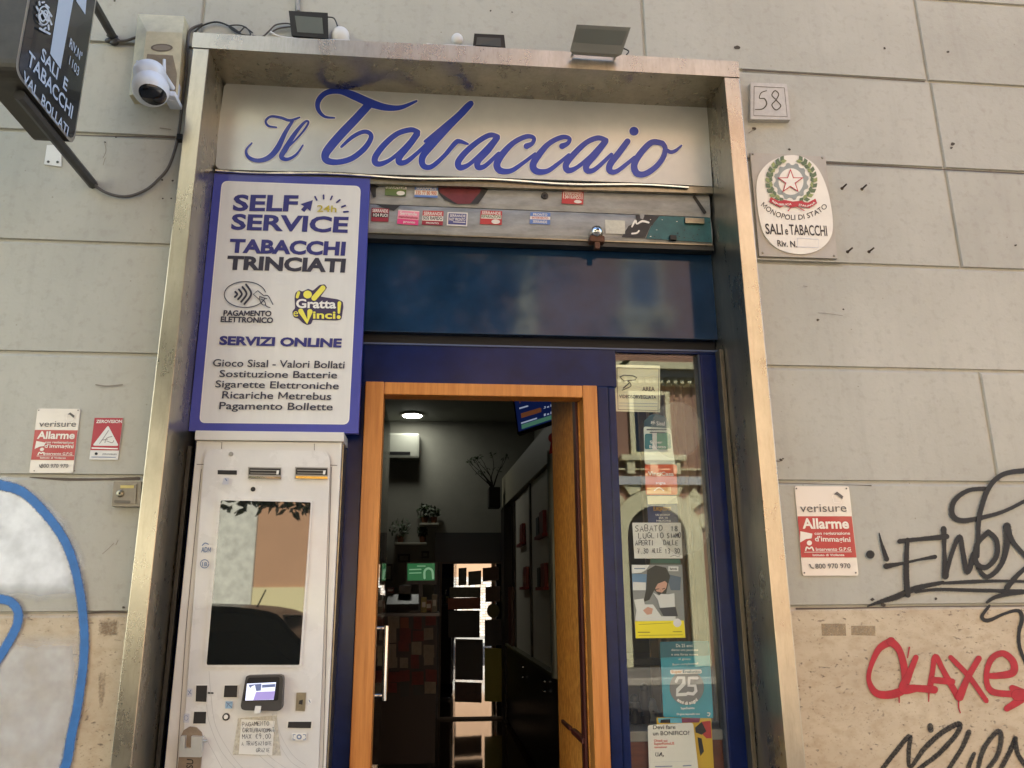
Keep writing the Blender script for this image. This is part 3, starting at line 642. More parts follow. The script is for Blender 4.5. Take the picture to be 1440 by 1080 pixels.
# ------------------------------------------------------------------ self service panel
sp_ = thing('self_service_panel', U(390, 606, .17), 'tall white information panel with indigo border above the vending machine', 'sign')
BOR = M('indigo panel border', '#3f4492', .4, var=.1, vs=6, coat=.15)
PWH = M('panel white print', '#d6d3ca', .45, var=.05, vs=5, stretch=(3, 1, .5))
g = Geo(); plate(g, [(301.7, 243.7), (520.5, 251), (503.7, 609.5), (265, 606)], .165, .03, BOR); g.build('border', sp_)
I = Ink(on(.165), .001); I.z(240, 230, 4)
inn = rpoly([(288, 97), (1070, 126), (1003, 1468), (160, 1459)], 36, 8); I.poly(inn, WHT); cxm = (630, 790)
I.poly([((p.x-cxm[0])*.988+cxm[0], (p.y-cxm[1])*.994+cxm[1]) for p in inn], PWH); I.build('white_field', sp_)
I = Ink(on(.165), .003); I.z(240, 230, 4)
I.text('SELF', (348, 262), (712, 266), 84, INKB, .034); I.text('SERVICE', (338, 368), (995, 386), 82, INKB, .034)
I.text('TABACCHI', (328, 497), (980, 514), 70, INKB, .045); I.text('TRINCIATI', (314, 592), (980, 609), 70, INKD, .045)
I.poly([(800, 205), (730, 228), (750, 240), (733, 258), (752, 273), (768, 252), (786, 268)], INKB)
for p in ([(812, 186), (822, 205)], [(860, 178), (861, 198)], [(908, 184), (900, 202)], [(952, 204), (934, 218)], [(982, 236), (962, 244)], [(998, 270), (974, 272)]): I.stroke(p, 9, INKB)
I.text('24h', (822, 270), (932, 273), 36, M('ochre print', '#b8a838', .5), .012)
I.z(240, 380, 4)
I.text('PAGAMENTO', (296, 255), (566, 258), 29, INKD, .034); I.text('ELETTRONICO', (280, 290), (575, 296), 29, INKD, .034)
I.text('SERVIZI ONLINE', (272, 417), (960, 432), 45, INKB, .045)
for t, a, b, h in [('Gioco Sisal - Valori Bollati', (236, 540), (977, 552), 40), ('Sostituzione Batterie', (273, 600), (935, 608), 38), ('Sigarette Elettroniche', (250, 658), (945, 669), 38), ('Ricariche Metrebus', (288, 720), (902, 729), 40), ('Pagamento Bollette', (272, 781), (910, 788), 40)]: I.text(t, a, b, h, INKD, .011)
# contactless payment pictogram
I.z(300, 380, 12)
I.stroke(oval(535, 410, 350, 218, 40, .35, 2*pi-.05), 15, INKD, smooth=False)
for p in ([(372, 365), (402, 405), (365, 450)], [(432, 325), (480, 405), (418, 490)], [(492, 283), (560, 400), (470, 532)], [(552, 242), (640, 400), (525, 570)]): I.stroke(p, 34, INKD)
I.stroke([(770, 490), (675, 405), (750, 345), (850, 430)], 15, INKD, smooth=False); I.stroke([(780, 440), (830, 460), (900, 480)], 15, INKD); I.stroke([(780, 440), (790, 520), (830, 580), (880, 580), (860, 520), (810, 490)], 15, INKD); I.stroke([(850, 430), (920, 430), (970, 510), (1005, 578)], 15, INKD); I.stroke([(880, 590), (910, 615), (955, 628)], 15, INKD)
I.build('lettering', sp_)
# yellow scratch-card emblem
I = Ink(on(.165), .003); I.z(400, 380, 12); LG = M('dark violet print', '#3f3550', .5); LY = M('lemon print', '#e6dc58', .45)
I.poly(rpoly([(170, 470), (185, 380), (250, 335), (300, 360), (400, 312), (480, 345), (590, 250), (680, 235), (720, 290), (610, 445), (900, 490), (985, 530), (995, 620), (960, 830), (880, 848), (480, 835), (450, 910), (380, 925), (300, 880), (240, 815), (160, 800), (130, 700), (180, 640)], 20, 3), LG)
I.stroke([(240, 380), (215, 450)], [50, 50], LY); I.poly(oval(390, 410, 72, 66), LY); I.stroke([(650, 300), (500, 470)], [86, 90], LY)
I.text('Gratta', (195, 630), (870, 640), 140, WHT, .03, upright=False)
I.stroke([(275, 690), (385, 870), (430, 700)], [86, 80, 90], LY, smooth=False); I.text('inci', (480, 812), (860, 815), 120, LY, .025, upright=False); I.text('e', (150, 780), (230, 780), 130, LY, .0, upright=False); I.stroke([(928, 555), (918, 715)], [62, 40], LY); I.poly(oval(915, 790, 32, 32), LY)
I.build('emblem', sp_)

# ------------------------------------------------------------------ roller shutter, rolled up behind the sign
sh = thing('roller_shutter', U(760, 343, .21), 'rolled up grey metal shutter with graffiti and stickers under the fascia sign', 'shutter')
def slat(y0, y1, Y):
    g = Geo(); zt, zb = U(760, y0, Y).z, U(760, y1, Y).z; pr = []
    for k in range(9):
        t = k/8; pr.append((zb+(zt-zb)*t, Y-.010*sin(pi*t)**.5))
    vs = []
    for x in (-.95, PX1-.012): vs += [(x, y, z) for z, y in pr]+[(x, Y+.02, zt), (x, Y+.02, zb)]
    n = 11; fs = [[i, n+i, n+(i+1) % n, (i+1) % n] for i in range(n)]+[list(range(n)), list(range(n, 2*n))[::-1]]
    g.add(vs, fs, SHUT); return g.build('slat', sh)
slat(248, 296, .205); slat(297, 336, .205)
g = Geo(); zz = U(760, 336.5, .2).z; g.box(-.95, PX1-.012, .19, .24, zz-.03, zz-.001, DARK); g.box(-.95, PX1-.02, .184, .19, zz-.007, zz-.001, BRASS); g.build('bottom_bar', sh)
I = Ink(on(.205), .0115); I.z(480, 240, 5.143)
GB2 = M('faded black shutter paint', '#2c2a28', .5, var=.3, vs=30); GR = M('maroon shutter paint', '#6a2a2e', .45, var=.25, vs=25); GT = M('teal shutter paint', '#2b5b5c', .45, var=.3, vs=20)
I.poly([(690, 100), (1085, 100), (1040, 170), (990, 240), (820, 240), (740, 205), (705, 165)], GB2); I.poly([(700, 100), (1030, 100), (1000, 160), (930, 240), (840, 240), (760, 190), (715, 160)], GR)
I.poly([(205, 85), (300, 95), (250, 130), (250, 190), (232, 195), (205, 130)], GB2); I.poly([(240, 240), (430, 248), (380, 290), (300, 265)], GB2)
I.z(740, 240, 5.143)
I.poly([(790, 320), (980, 330), (900, 400), (860, 485), (690, 480), (740, 400), (800, 370)], GB2); I.poly([(965, 328), (1330, 340), (1345, 520), (865, 490), (900, 405)], GT); I.stroke([(1215, 190), (1290, 300)], [22, 26], GB2)
I.poly([(570, 355), (716, 362), (714, 458), (575, 455)], M('sticker residue', '#c2bfae', .7, var=.12, vs=60)); I.poly([(820, 310), (860, 312), (845, 352), (825, 345)], SHUT)
I.stroke([(765, 405), (790, 360), (800, 385), (840, 365), (885, 375)], [10, 16, 10, 16, 14], WHT, k=4); I.stroke([(765, 455), (800, 450), (815, 435)], 12, WHT)
for k in range(26): I.poly(oval(random.uniform(880, 1330), random.uniform(350, 500), random.uniform(3, 7), random.uniform(2, 5), 6), WHT if k % 4 == 0 else GB2)
I.build('shutter_paint', sh)
g = Geo(); c = U(837, 331, .195); g.lathe((c.x, .2, c.z), [(.0, -.068), (.018, -.064), (.03, -.05), (.033, -.03), (.034, 0)], CHROME, 24, 'y')
g.lathe((c.x, .17, c.z-.0), [(.003, -.040), (.006, -.039), (.0061, -.036)], BLACK, 10, 'y')
g.build('lock_dome', sh)
g = Geo(); RUST = M('rusty brown metal', '#5a3d2c', .6, metal=.4, var=.3, vs=40); g.box(c.x-.036, c.x+.036, .15, .2, c.z-.052, c.z-.02, RUST, .008); g.box(c.x-.012, c.x+.012, .155, .18, c.z-.085, c.z-.05, RUST, .004); g.build('lock_bracket', sh)
g = Geo(); A, B = U(962, 307, .19), U(990, 316, .19); g.box(A.x, B.x, .178, .2, B.z, A.z, BRASS, .003); g.build('latch_plate', sh)
g = Geo(); A = U(946, 337, .185); g.box(A.x-.016, A.x+.016, .172, .19, A.z-.006, A.z+.018, BLACK, .002); g.build('stop_clip', sh)
g = Geo(); A = U(766, 275, .19); g.lathe((A.x, .2, A.z), [(.016, -.014), (.017, -.012), (.017, 0)], DARK, 14, 'y'); g.lathe((A.x, .2, A.z), [(.006, -.018), (.007, -.012)], BLACK, 10, 'y'); g.build('keyhole', sh)
# stickers of shutter repairers
SR, SPK, SGR, SBL = M('sticker red', '#b23a36', .5), M('sticker pink', '#e08a9a', .5), M('sticker green', '#5a6b3a', .5), M('sticker blue', '#5f79ad', .5); SVI = M('sticker violet', '#4b4a78', .5); SPA = M('sticker pale', '#d8cfc2', .5); SHP = M('sticker hot pink', '#cf3f72', .5); SDR = M('sticker dark red', '#8d2430', .5); SOR = M('sticker orange text', '#b9603c', .5)
def stk(oz, pts, lab, paint):
    I = Ink(on(.193), .0012, .00025); I.z(*oz); Pq = [Vector(p) for p in pts]; I.sq = lambda u, v: Pq[0]*(1-u)*(1-v)+Pq[1]*u*(1-v)+Pq[2]*u*v+Pq[3]*(1-u)*v
    I.qr = lambda u0, v0, u1, v1, m: I.poly([I.sq(u0, v0), I.sq(u1, v0), I.sq(u1, v1), I.sq(u0, v1)], m)
    I.qt = lambda t, u0, u1, v, h, m, b=.02: I.text(t, I.sq(u0, v), I.sq(u1, v), h, m, b, upright=False)
    paint(I); c = I.P(I.sq(.5, .5), 0)
    return I.build('sticker', base=c, label=lab, cat='sticker', group='stickers on the shutter')
Z1, Z2 = (480, 240, 5.143), (740, 240, 5.143)
stk(Z1, [(320, 95), (475, 105), (465, 184), (314, 178)], 'small olive green sticker at the left of the upper shutter slat', lambda I: (I.qr(0, 0, 1, 1, SGR), I.qr(.02, .04, 1, .4, SPA), I.qt('GARANZIA', .05, .95, .38, 26, SGR), I.poly([I.sq(.75+.2*cos(a), .75+.2*sin(a)) for a in [k*pi/8 for k in range(16)]], SPA)))
stk(Z1, [(532, 103), (700, 108), (696, 196), (528, 190)], 'blue and white phone number sticker left of the maroon graffiti', lambda I: (I.qr(0, 0, 1, 1, SBL), I.qr(0, .42, 1, .82, SPA), I.qt('SERRANDE', .06, .94, .36, 24, SPA), I.qt('335 77 80 900', .05, .95, .78, 26, SOR)))
stk(Z1, [(220, 268), (345, 275), (340, 370), (215, 366)], 'dark red and black sticker beside the indigo panel edge', lambda I: (I.qr(0, 0, 1, 1, SDR), I.qr(.05, .36, .98, .68, BLK), I.qt('SERRANDE', .05, .95, .3, 22, SPA), I.qt('H24 PUOI', .1, .95, .63, 22, SPA)))
stk(Z1, [(412, 282), (565, 292), (555, 396), (402, 384)], 'pale pink sticker with hot pink lower band', lambda I: (I.qr(0, 0, 1, 1, SPA), I.qr(0, .05, 1, .6, SPK), I.qr(0, .62, 1, 1, SHP), I.qt('Serrande', .1, .9, .33, 22, SPA), I.qt('manutenzione', .05, .95, .56, 18, SDR), I.qt('pronto', .3, .85, .88, 16, SPA)))
stk(Z1, [(590, 288), (740, 293), (733, 396), (582, 390)], 'red white and dark red sticker in the lower sticker row', lambda I: (I.qr(0, 0, 1, 1, SR), I.qr(0, .36, 1, .7, SPA), I.qr(0, .72, 1, 1, SDR), I.qt('SERRANDE', .06, .94, .3, 22, SPA), I.qt('SOS RAPIDO', .04, .96, .63, 24, BLK), I.qt('PRONTO', .2, .8, .92, 12, SPA)))
stk(Z1, [(768, 300), (915, 304), (910, 404), (762, 396)], 'violet striped sticker with thick white edge', lambda I: (I.qr(0, 0, 1, 1, SPA), I.qr(.06, .08, .94, .9, SVI), I.qt('SERRANDE', .12, .9, .34, 18, SPA), I.qt('FAST PRONTO', .1, .9, .62, 20, SPA), I.qr(.3, .68, .9, .74, SPA)))
stk(Z1, [(1008, 288), (1163, 293), (1160, 392), (1002, 386)], 'bright red sticker with pale oval standing alone at mid shutter', lambda I: (I.qr(0, 0, 1, 1, SR), I.qr(.03, .3, .97, .58, SPA), I.qt('SERRANDE', .06, .94, .26, 20, SPA), I.qt('RIPARAZIONI', .05, .95, .53, 22, SGR), I.poly([I.sq(.72+.2*cos(a), .78+.17*sin(a)) for a in [k*pi/8 for k in range(16)]], SPA)))
stk(Z2, [(30, 300), (175, 304), (172, 390), (25, 384)], 'light blue and white striped sticker left of the lock dome', lambda I: (I.qr(0, 0, 1, 1, SBL), I.qr(0, .34, 1, .6, SPA), I.qt('PRONTO', .15, .85, .28, 16, SPA), I.qt('INTERVENTO', .1, .9, .55, 14, SR), I.qt('SERRANDE', .15, .85, .9, 18, SPA)))
stk(Z2, [(262, 143), (415, 153), (412, 245), (256, 237)], 'red sticker with white frame on the upper slat right half', lambda I: (I.qr(0, 0, 1, 1, SR), I.qr(.05, .08, .95, .12, SPA), I.qr(.05, .12, .08, .6, SPA), I.qr(.92, .12, .95, .6, SPA), I.qt('SERRANDE', .12, .88, .34, 18, SPA), I.qt('24H RAPIDO', .12, .88, .6, 22, SPA), I.poly([I.sq(.75+.18*cos(a), .8+.13*sin(a)) for a in [k*pi/8 for k in range(16)]], SPA)))

# ------------------------------------------------------------------ blue shopfront: transom, posts, window
sf = thing('shopfront', (.15, .25, 0), 'glossy navy blue shopfront frame with transom panel and narrow display window', 'shopfront')
zb, zt = U(760, 472, .26).z, 3.26
g = Geo(); g.box(PX0+.002, PX1-.002, .255, .30, zb, zt, NAVYP, .003); g.build('transom_panel', sf)
zg = U(760, 488, .27).z
g = Geo(); g.box(PX0+.002, PX1-.002, .30, .33, zg-.02, zb+.03, M('painted recess shade', '#0c0d12', .6)); g.build('shadow_gap', sf)  # near-black backing paints in the shade of the recess below the transom
g = Geo(); g.box(PX0+.002, .82, .262, .33, 2.507, zg, NAVY, .004); g.box(.82, PX1-.002, .262, .33, 2.672, zg, NAVY, .004); g.box(PX0+.004, PX1-.004, .256, .262, zg-.008, zg-.001, M('pale navy edge', '#4a5670', .35)); g.build('head_rail', sf)  # thin paler strip along the top edge of the rail
g = Geo(); g.box(PX0+.002, -.304, .262, .33, 0, 2.506, NAVY, .004); g.build('side_panel', sf)
g = Geo(); g.box(.725, .775, .25, .33, 0, 2.506, NAVY, .006); g.box(.775, .812, .258, .33, 0, 2.506, NAVY, .008); g.build('post', sf)
g = Geo(); g.box(1.218, PX1-.002, .258, .33, 0, 2.671, NAVY, .006); g.box(1.210, 1.2178, .266, .33, 0, 2.671, M('grey gasket', '#3c4048', .6)); g.build('post', sf)
g = Geo(); g.box(PX1-.022, PX1-.0025, .2, .2575, 0, 2.68, M('dull bronze guide', '#5e5648', .45, metal=.6, var=.2, vs=15), .003); g.build('shutter_guide', sf)
g = Geo(); g.box(PX0+.003, PX0+.02, .17, .20, 0, 2.2, DARK, .003); g.build('shutter_guide', sf)
g = Geo(); g.box(.812, 1.21, .275, .281, .3, 2.672, GLASS); g.build('window_pane', sf)
g = Geo(); g.box(.812, 1.21, .262, .33, 0, .3, NAVY, .004); g.build('stall_riser', sf)

# ------------------------------------------------------------------ orange wooden door frame and the open door leaf
df = thing('door_frame', (.2, .25, 0), 'varnished orange wooden frame round the open shop doorway', 'door frame')
for x0, x1 in ((-.302, -.222), (.657, .722)):
    g = Geo(); g.box(x0, x1, .235, .33, 0, 2.505, WOOD, .004); g.build('stile', df)
g = Geo(); g.box(-.2215, .6565, .238, .33, 2.449, 2.5045, WOOD, .004); g.build('head', df)
g = Geo(); g.box(-.3035, -.3025, .245, .33, 0, 2.5, BLACK); g.build('dark_line', df)  # thin black strip beside the left stile
LEAF = ramp_mat('textured amber door face', lambda m, n, l, b, o: (lambda tc: (l.new(_mix(n, l, _rng(n, l, _noise(n, l, tc, 45, (1, 1, .6), 5).outputs[0], .35, .65, 0, 1), lin('#c27222'), lin('#e89e42')), b.inputs['Base Color']), b.inputs['Roughness'].__setattr__('default_value', .6)))(n.new('ShaderNodeTexCoord')))
dl = thing('door_leaf', (.66, .34, 0), 'amber wooden door leaf folded open into the shop on the right', 'door')
g = Geo(); g.prism([(.657, .345, .02), (.652, .345, 2.78), (.633, 1.02, 2.78), (.640, 1.02, .02)], Vector((.04, 0, 0)), LEAF); g.build('panel', dl)
GASK = M('dark red gasket', '#4a1a10', .5)
g = Geo(); g.box(.640, .651, .345, .42, .02, 2.78, GASK, .002); g.build('gasket', dl)
g = Geo(); A = UX(826, 1045, .645); g.box(.630, .6505, .36, .62, A.z-.012, A.z+.012, GASK, .004); g.box(.630, .6505, .68, .9, A.z-.008, A.z+.008, GASK, .003); g.build('door_bolt', dl)
gl = thing('glass_door_leaf', (-.23, .34, 0), 'clear glass door leaf folded open on the left with chrome pull bar', 'door')
g = Geo(); g.box(-.235, -.225, .345, .9, .02, 2.44, GLASS); g.build('glass_pane', gl)
g = Geo(); A = UX(540, 880, -.175); B = UX(541, 985, -.175); yy = .50
za, zb2 = U(540, 880, yy).z, U(541, 985, yy).z; xx = U(542, 930, yy).x
g.tube([(xx, yy, za), (xx, yy, zb2)], .0135, CHROME, 12)
for zq in (za-.01, zb2+.02): g.tube([(-.225, yy, zq), (xx, yy, zq)], .009, CHROME, 10)
g.build('pull_handle', gl)

# ------------------------------------------------------------------ vending machine
vm = thing('vending_machine', (-.66, .2, 0), 'white self service vending machine with tall dark screen left of the door', 'vending machine')
MY = .12
g = Geo(); g.box(-.955, -.378, MY, .258, -.1, 2.212, WHITE, .004); g.box(-.376, -.371, MY+.02, .258, -.1, 2.205, BRASS); g.build('cabinet', vm)
g = Geo(); g.box(-.96, -.369, MY-.012, .26, 2.213, 2.252, WHITE, .003); g.build('top_cap', vm)
g = Geo(); FP = rpoly([U(288, 631, MY-.01), U(465, 634.5, MY-.01), U(447, 1105, MY-.01), U(253, 1105, MY-.01)], .05, 8)
SEAM = M('dark seam', '#4e4a44', .7)
g.prism([p+Vector((0, -.0005, 0)) for p in FP], Vector((0, .008, 0)), WHITE2, SEAM); g.build('front_door', vm)
I = Ink(on(MY), .0012)
I.stroke([(277, 653), (287.5, 653)], .9, SEAM); I.stroke([(463, 654), (474, 654.5)], .9, SEAM); I.stroke([(312, 622), (311.5, 631)], .7, SEAM); I.stroke([(442, 624), (442, 633)], .7, SEAM)
I.stroke([(283, 660), (262, 880), (248, 1085)], .8, SEAM, smooth=False); I.stroke([(466, 657), (454, 1080)], .8, SEAM, smooth=False); I.build('cabinet_seams', vm)
FY = MY-.0105
fr = Geo(); SCR = M('black touch screen glass', '#1b1c1a', .02, ior=2.0, coat=0)
plate(fr, rpoly([(306.5, 699.5), (440, 702.5), (424, 938.5), (286.5, 938.5)], 5), FY-.006, .007, WHITE2); fr.build('screen_bezel', vm)
fr = Geo(); plate(fr, rpoly([(310.5, 703.5), (437, 706.3), (421, 935), (290.5, 935)], 2.5), FY-.0075, .003, SCR); fr.build('screen', vm)
SLOT = M('slot black', '#201d1b', .6); FRM = M('grey slot frame', '#8f8c86', .4, metal=.4); GOLD = M('brass lip', '#d8b45e', .25, metal=.8)
g = Geo(); plate(g, [(306, 661), (333, 661.5), (333, 667.5), (306, 667)], FY-.002, .004, SLOT); g.build('card_slot', vm)
for x0, x1, gold in ((349, 395.5, False), (415, 461, True)):
    g = Geo(); dx = 0
    plate(g, [(x0, 656.5), (x1, 657.5), (x1-.5, 674), (x0-.5, 673)], FY-.004, .005, FRM)
    plate(g, [(x0+1.5, 658), (x1-1, 659), (x1-1, 668), (x0+1, 667.2)], FY-.006, .003, SLOT)
    plate(g, [(x0+3, 660.5), (x1-7, 661.2), (x1-7, 662.3), (x0+3, 661.6)], FY-.008, .003, FRM); plate(g, [(x0+3, 664.6), (x1-7, 665.2), (x1-7, 666), (x0+3, 665.5)], FY-.008, .003, FRM); plate(g, [(x1-6.5, 661.5), (x1-3, 661.5), (x1-4, 667), (x1-7, 667)], FY-.0085, .003, WHT)
    plate(g, [(x0+1, 669.2), (x1-.5, 670.2), (x1-.5, 673.6), (x0+.6, 672.6)], FY-.012, .009, GOLD if gold else CHROME)
    o = g.build('banknote_reader', vm)
g = Geo(); c = U(356, 688, FY); g.lathe((c.x, FY, c.z), [(.0075, -.004), (.0095, -.003), (.0096, .001)], BLACK, 16, 'y'); g.lathe((c.x, FY, c.z), [(.014, -.001), (.014, .001)], WHITE, 20, 'y'); g.build('camera_eye', vm)
g = Geo(); c = U(325, 638.5, FY); g.lathe((c.x, FY, c.z), [(.006, -.004), (.009, -.003), (.0096, .001)], FRM, 16, 'y'); g.build('door_lock', vm)
# payment terminal
pt = Geo(); plate(pt, rpoly([(346, 950), (395.5, 949), (398.5, 953), (396.5, 996), (392, 1000), (342, 999), (338, 995)], 4), FY-.035, .034, M('terminal charcoal', '#3a3836', .4)); t_ = pt.build('payment_terminal', vm)
pt = Geo(); plate(pt, rpoly([(349, 953), (393, 952), (391, 985), (341, 986)], 3), FY-.039, .004, M('terminal face', '#2b2a2a', .2)); pt.build('terminal_face', t_)
I = Ink(on(FY-.039), .0008); I.z(220, 870, 5.143); LCD = M('lit terminal display', '#cfd4ea', .3, emit='#c9cfee', es=.2); LCV = M('lit violet band', '#8a7fb0', .3, emit='#9a8cc8', es=.12); LCG = M('lit grey figure', '#5a6484', .3, emit='#5a6484', es=.12)
I.poly([(655, 470), (865, 460), (848, 586), (642, 592)], LCD); I.poly([(665, 478), (760, 470), (755, 520), (690, 530)], LCG); I.poly([(690, 490), (712, 480), (720, 520), (735, 545), (665, 575), (660, 520)], LCD); I.poly([(720, 530), (858, 524), (848, 584), (700, 590)], LCV); I.poly([(765, 478), (860, 472), (858, 494), (762, 500)], LCG); I.build('terminal_display', t_)
pt = Geo(); plate(pt, [(359, 993), (367, 993), (366, 1003), (357, 1003)], FY-.04, .03, PAPER); pt.build('paper_tear_bar', t_)
I = Ink(on(FY), .001, .0004); I.z(220, 870, 5.143); ICG = M('pale grey icon', '#b9b9bd', .5); ICB = M('icon slate', '#6a7a94', .5)
for p in ([(222, 505), (262, 505), (258, 565), (216, 565)], [(198, 686), (240, 686), (236, 752), (192, 752)]): I.poly(rpoly(p, 8, 3), ICG)
I.stroke([(228, 520), (252, 545)], 5, ICB); I.stroke([(250, 515), (230, 550)], 5, ICB); I.stroke(oval(215, 718, 14, 18, 16), 3, ICB, smooth=False)
I.poly([(500, 598), (552, 598), (548, 650), (497, 650)], M('pale blue tag', '#8fb0c8', .5)); I.stroke([(506, 606), (545, 642)], 7, ICB); I.stroke([(510, 640), (520, 615), (545, 608)], 5, ICB)
I.poly([(980, 825), (1085, 825), (1082, 880), (978, 880)], PAPER); I.stroke(oval(1032, 855, 14, 14, 16), 10, ICB, smooth=False)
for p in ([(990, 850), (988, 838), (1003, 838)], [(1062, 838), (1078, 838), (1077, 850)], [(988, 862), (987, 876), (1002, 876)], [(1062, 876), (1076, 876), (1077, 864)]): I.stroke(p, 6, ICB, smooth=False)
I.poly([(1098, 580), (1122, 580), (1120, 612), (1096, 612)], PAPER); I.stroke([(1103, 588), (1112, 605)], 6, ICB)
I.poly(rpoly([(500, 365-730), (500, 365-730), (500, 365-730)], 0), ICB) if False else None
I.z(220, 600, 5.143)
I.poly(rpoly([(488, 368), (524, 368), (520, 418), (474, 418)], 4, 2), ICG); I.stroke([(500, 378), (508, 390)], 8, ICB)
I.text('ADM', (322, 908), (392, 908), 36, ICB, .02); I.stroke([(332, 858), (352, 842), (375, 850)], 8, ICB); I.stroke(oval(348, 992, 30, 30, 24), 6, ICB, smooth=False); I.text('18', (330, 1008), (366, 1008), 28, ICB, .02, upright=False)
# fine arc lines on the lower front
I.z(220, 870, 5.143); ARC = M('grey arc line', '#aaa69e', .5)
for pts in ([(380, 380), (395, 560), (430, 780), (540, 980), (640, 1100)], [(362, 620), (385, 760), (470, 960), (590, 1100)], [(345, 840), (420, 980), (480, 1090)], [(870, 680), (890, 820), (980, 980), (1080, 1060)], [(840, 690), (870, 860), (960, 1020), (1050, 1085)], [(800, 980), (860, 1030), (950, 1090)], [(740, 985), (800, 1040), (880, 1100)]): I.stroke(pts, 3.2, ARC, cap=False)
I.build('front_pictograms', vm)
for pts, nm in (([(276, 964), (291.5, 964), (290, 987), (275, 986.5)], 'dispenser_window'), ([(316, 964), (334, 964), (333, 980.5), (314.5, 980.5)], 'barcode_reader'), ([(273, 1001), (290, 1001), (289, 1017.5), (271.5, 1017.5)], 'dispenser_window'), ([(405.5, 1015), (438, 1015), (437, 1024), (404.5, 1023.5)], 'receipt_slot')):
    g = Geo(); cc = (sum(p[0] for p in pts)/4, sum(p[1] for p in pts)/4)
    plate(g, [((p[0]-cc[0])*1.14+cc[0], (p[1]-cc[1])*1.14+cc[1]) for p in pts], FY-.0025, .003, WHITE); plate(g, pts, FY-.004, .002, SLOT); g.build(nm, vm)
g = Geo(); plate(g, [(291.5, 973.2), (300, 973.6), (300, 975.8), (291.5, 975.6)], FY-.002, .003, SLOT); g.build('finger_notch', vm)
g = Geo(); c = U(318, 1008, FY); g.lathe((c.x, FY, c.z), [(.008, -.004), (.013, -.003), (.0135, .001)], BLACK, 18, 'y'); g.lathe((c.x, FY, c.z), [(.0065, -.006), (.008, -.005), (.0082, -.003)], WHT, 16, 'y'); g.build('button', vm)
g = Geo(); plate(g, [(417, 974), (430.5, 974), (428.5, 1000), (415.5, 999.5)], FY-.004, .005, BRASS); plate(g, [(421, 985), (426, 984), (425, 991), (420, 990)], FY-.006, .003, SLOT); g.build('coin_plate', vm)
g = Geo(); HB = M('brown hasp steel', '#8d7d6c', .4, metal=.6, var=.2, vs=20)
plate(g, [(249, 1090), (254, 1036), (258, 1027), (267, 1021.5), (276, 1023), (283, 1030), (285, 1040), (281, 1090)], FY-.008, .009, HB); g.build('hasp', vm)
pl = thing('padlock', U(266, 1060, FY-.03), 'square silver armoured padlock on the hasp of the vending machine', 'padlock')
g = Geo(); LK = M('nickel lock body', '#c9c8c0', .3, metal=.55, var=.05, vs=10)
plate(g, [(254, 1035.5), (260, 1035.5), (259.5, 1052), (268.5, 1052.5), (269, 1035.5), (285, 1036.5), (282, 1065), (251, 1064.5)], FY-.03, .022, LK); g.build('lock_body', pl)
g = Geo(); a = U(284, 1042, FY-.02); g.tube([a-Vector((.01, 0, 0)), a+Vector((.018, 0, 0))], .004, CHROME, 10); g.build('lock_pin', pl)
I = Ink(on(FY-.008), .001); I.text('SU', (271, 1081), (272, 1068), 9, BLK, .01, upright=False); I.build('hasp_lettering', vm)
# handwritten note on the machine
I = Ink(on(FY), .003, .0003); I.z(220, 870, 5.143)
TAPE = M('clear tape', '#c9c3b0', .3); I.poly([(590, 720), (870, 700), (900, 990), (550, 985)], M('tape yellowed area', '#cbc3ad', .35, fade=90), fade=[.55]*4)
I.poly([(614, 727), (856, 740), (836, 988), (594, 980)], PAPER)
PEN = M('black pen', '#2a2520', .6)
for t, a, b, h in [('PAGAMENTO', (622, 778), (815, 772), 30), ('CARTE/BANCOMAT', (622, 822), (850, 820), 30), ('MAX €9,00', (622, 868), (830, 866), 34), ('A TRANSAZIONE', (616, 918), (832, 915), 28), ('GRAZIE', (722, 965), (820, 966), 26)]: I.hand(t, a, b, h, PEN, 3.6)
I.build('handwritten_note', base=U(365, 1061, FY), label='small handwritten payment note taped under the machine terminal', cat='note')

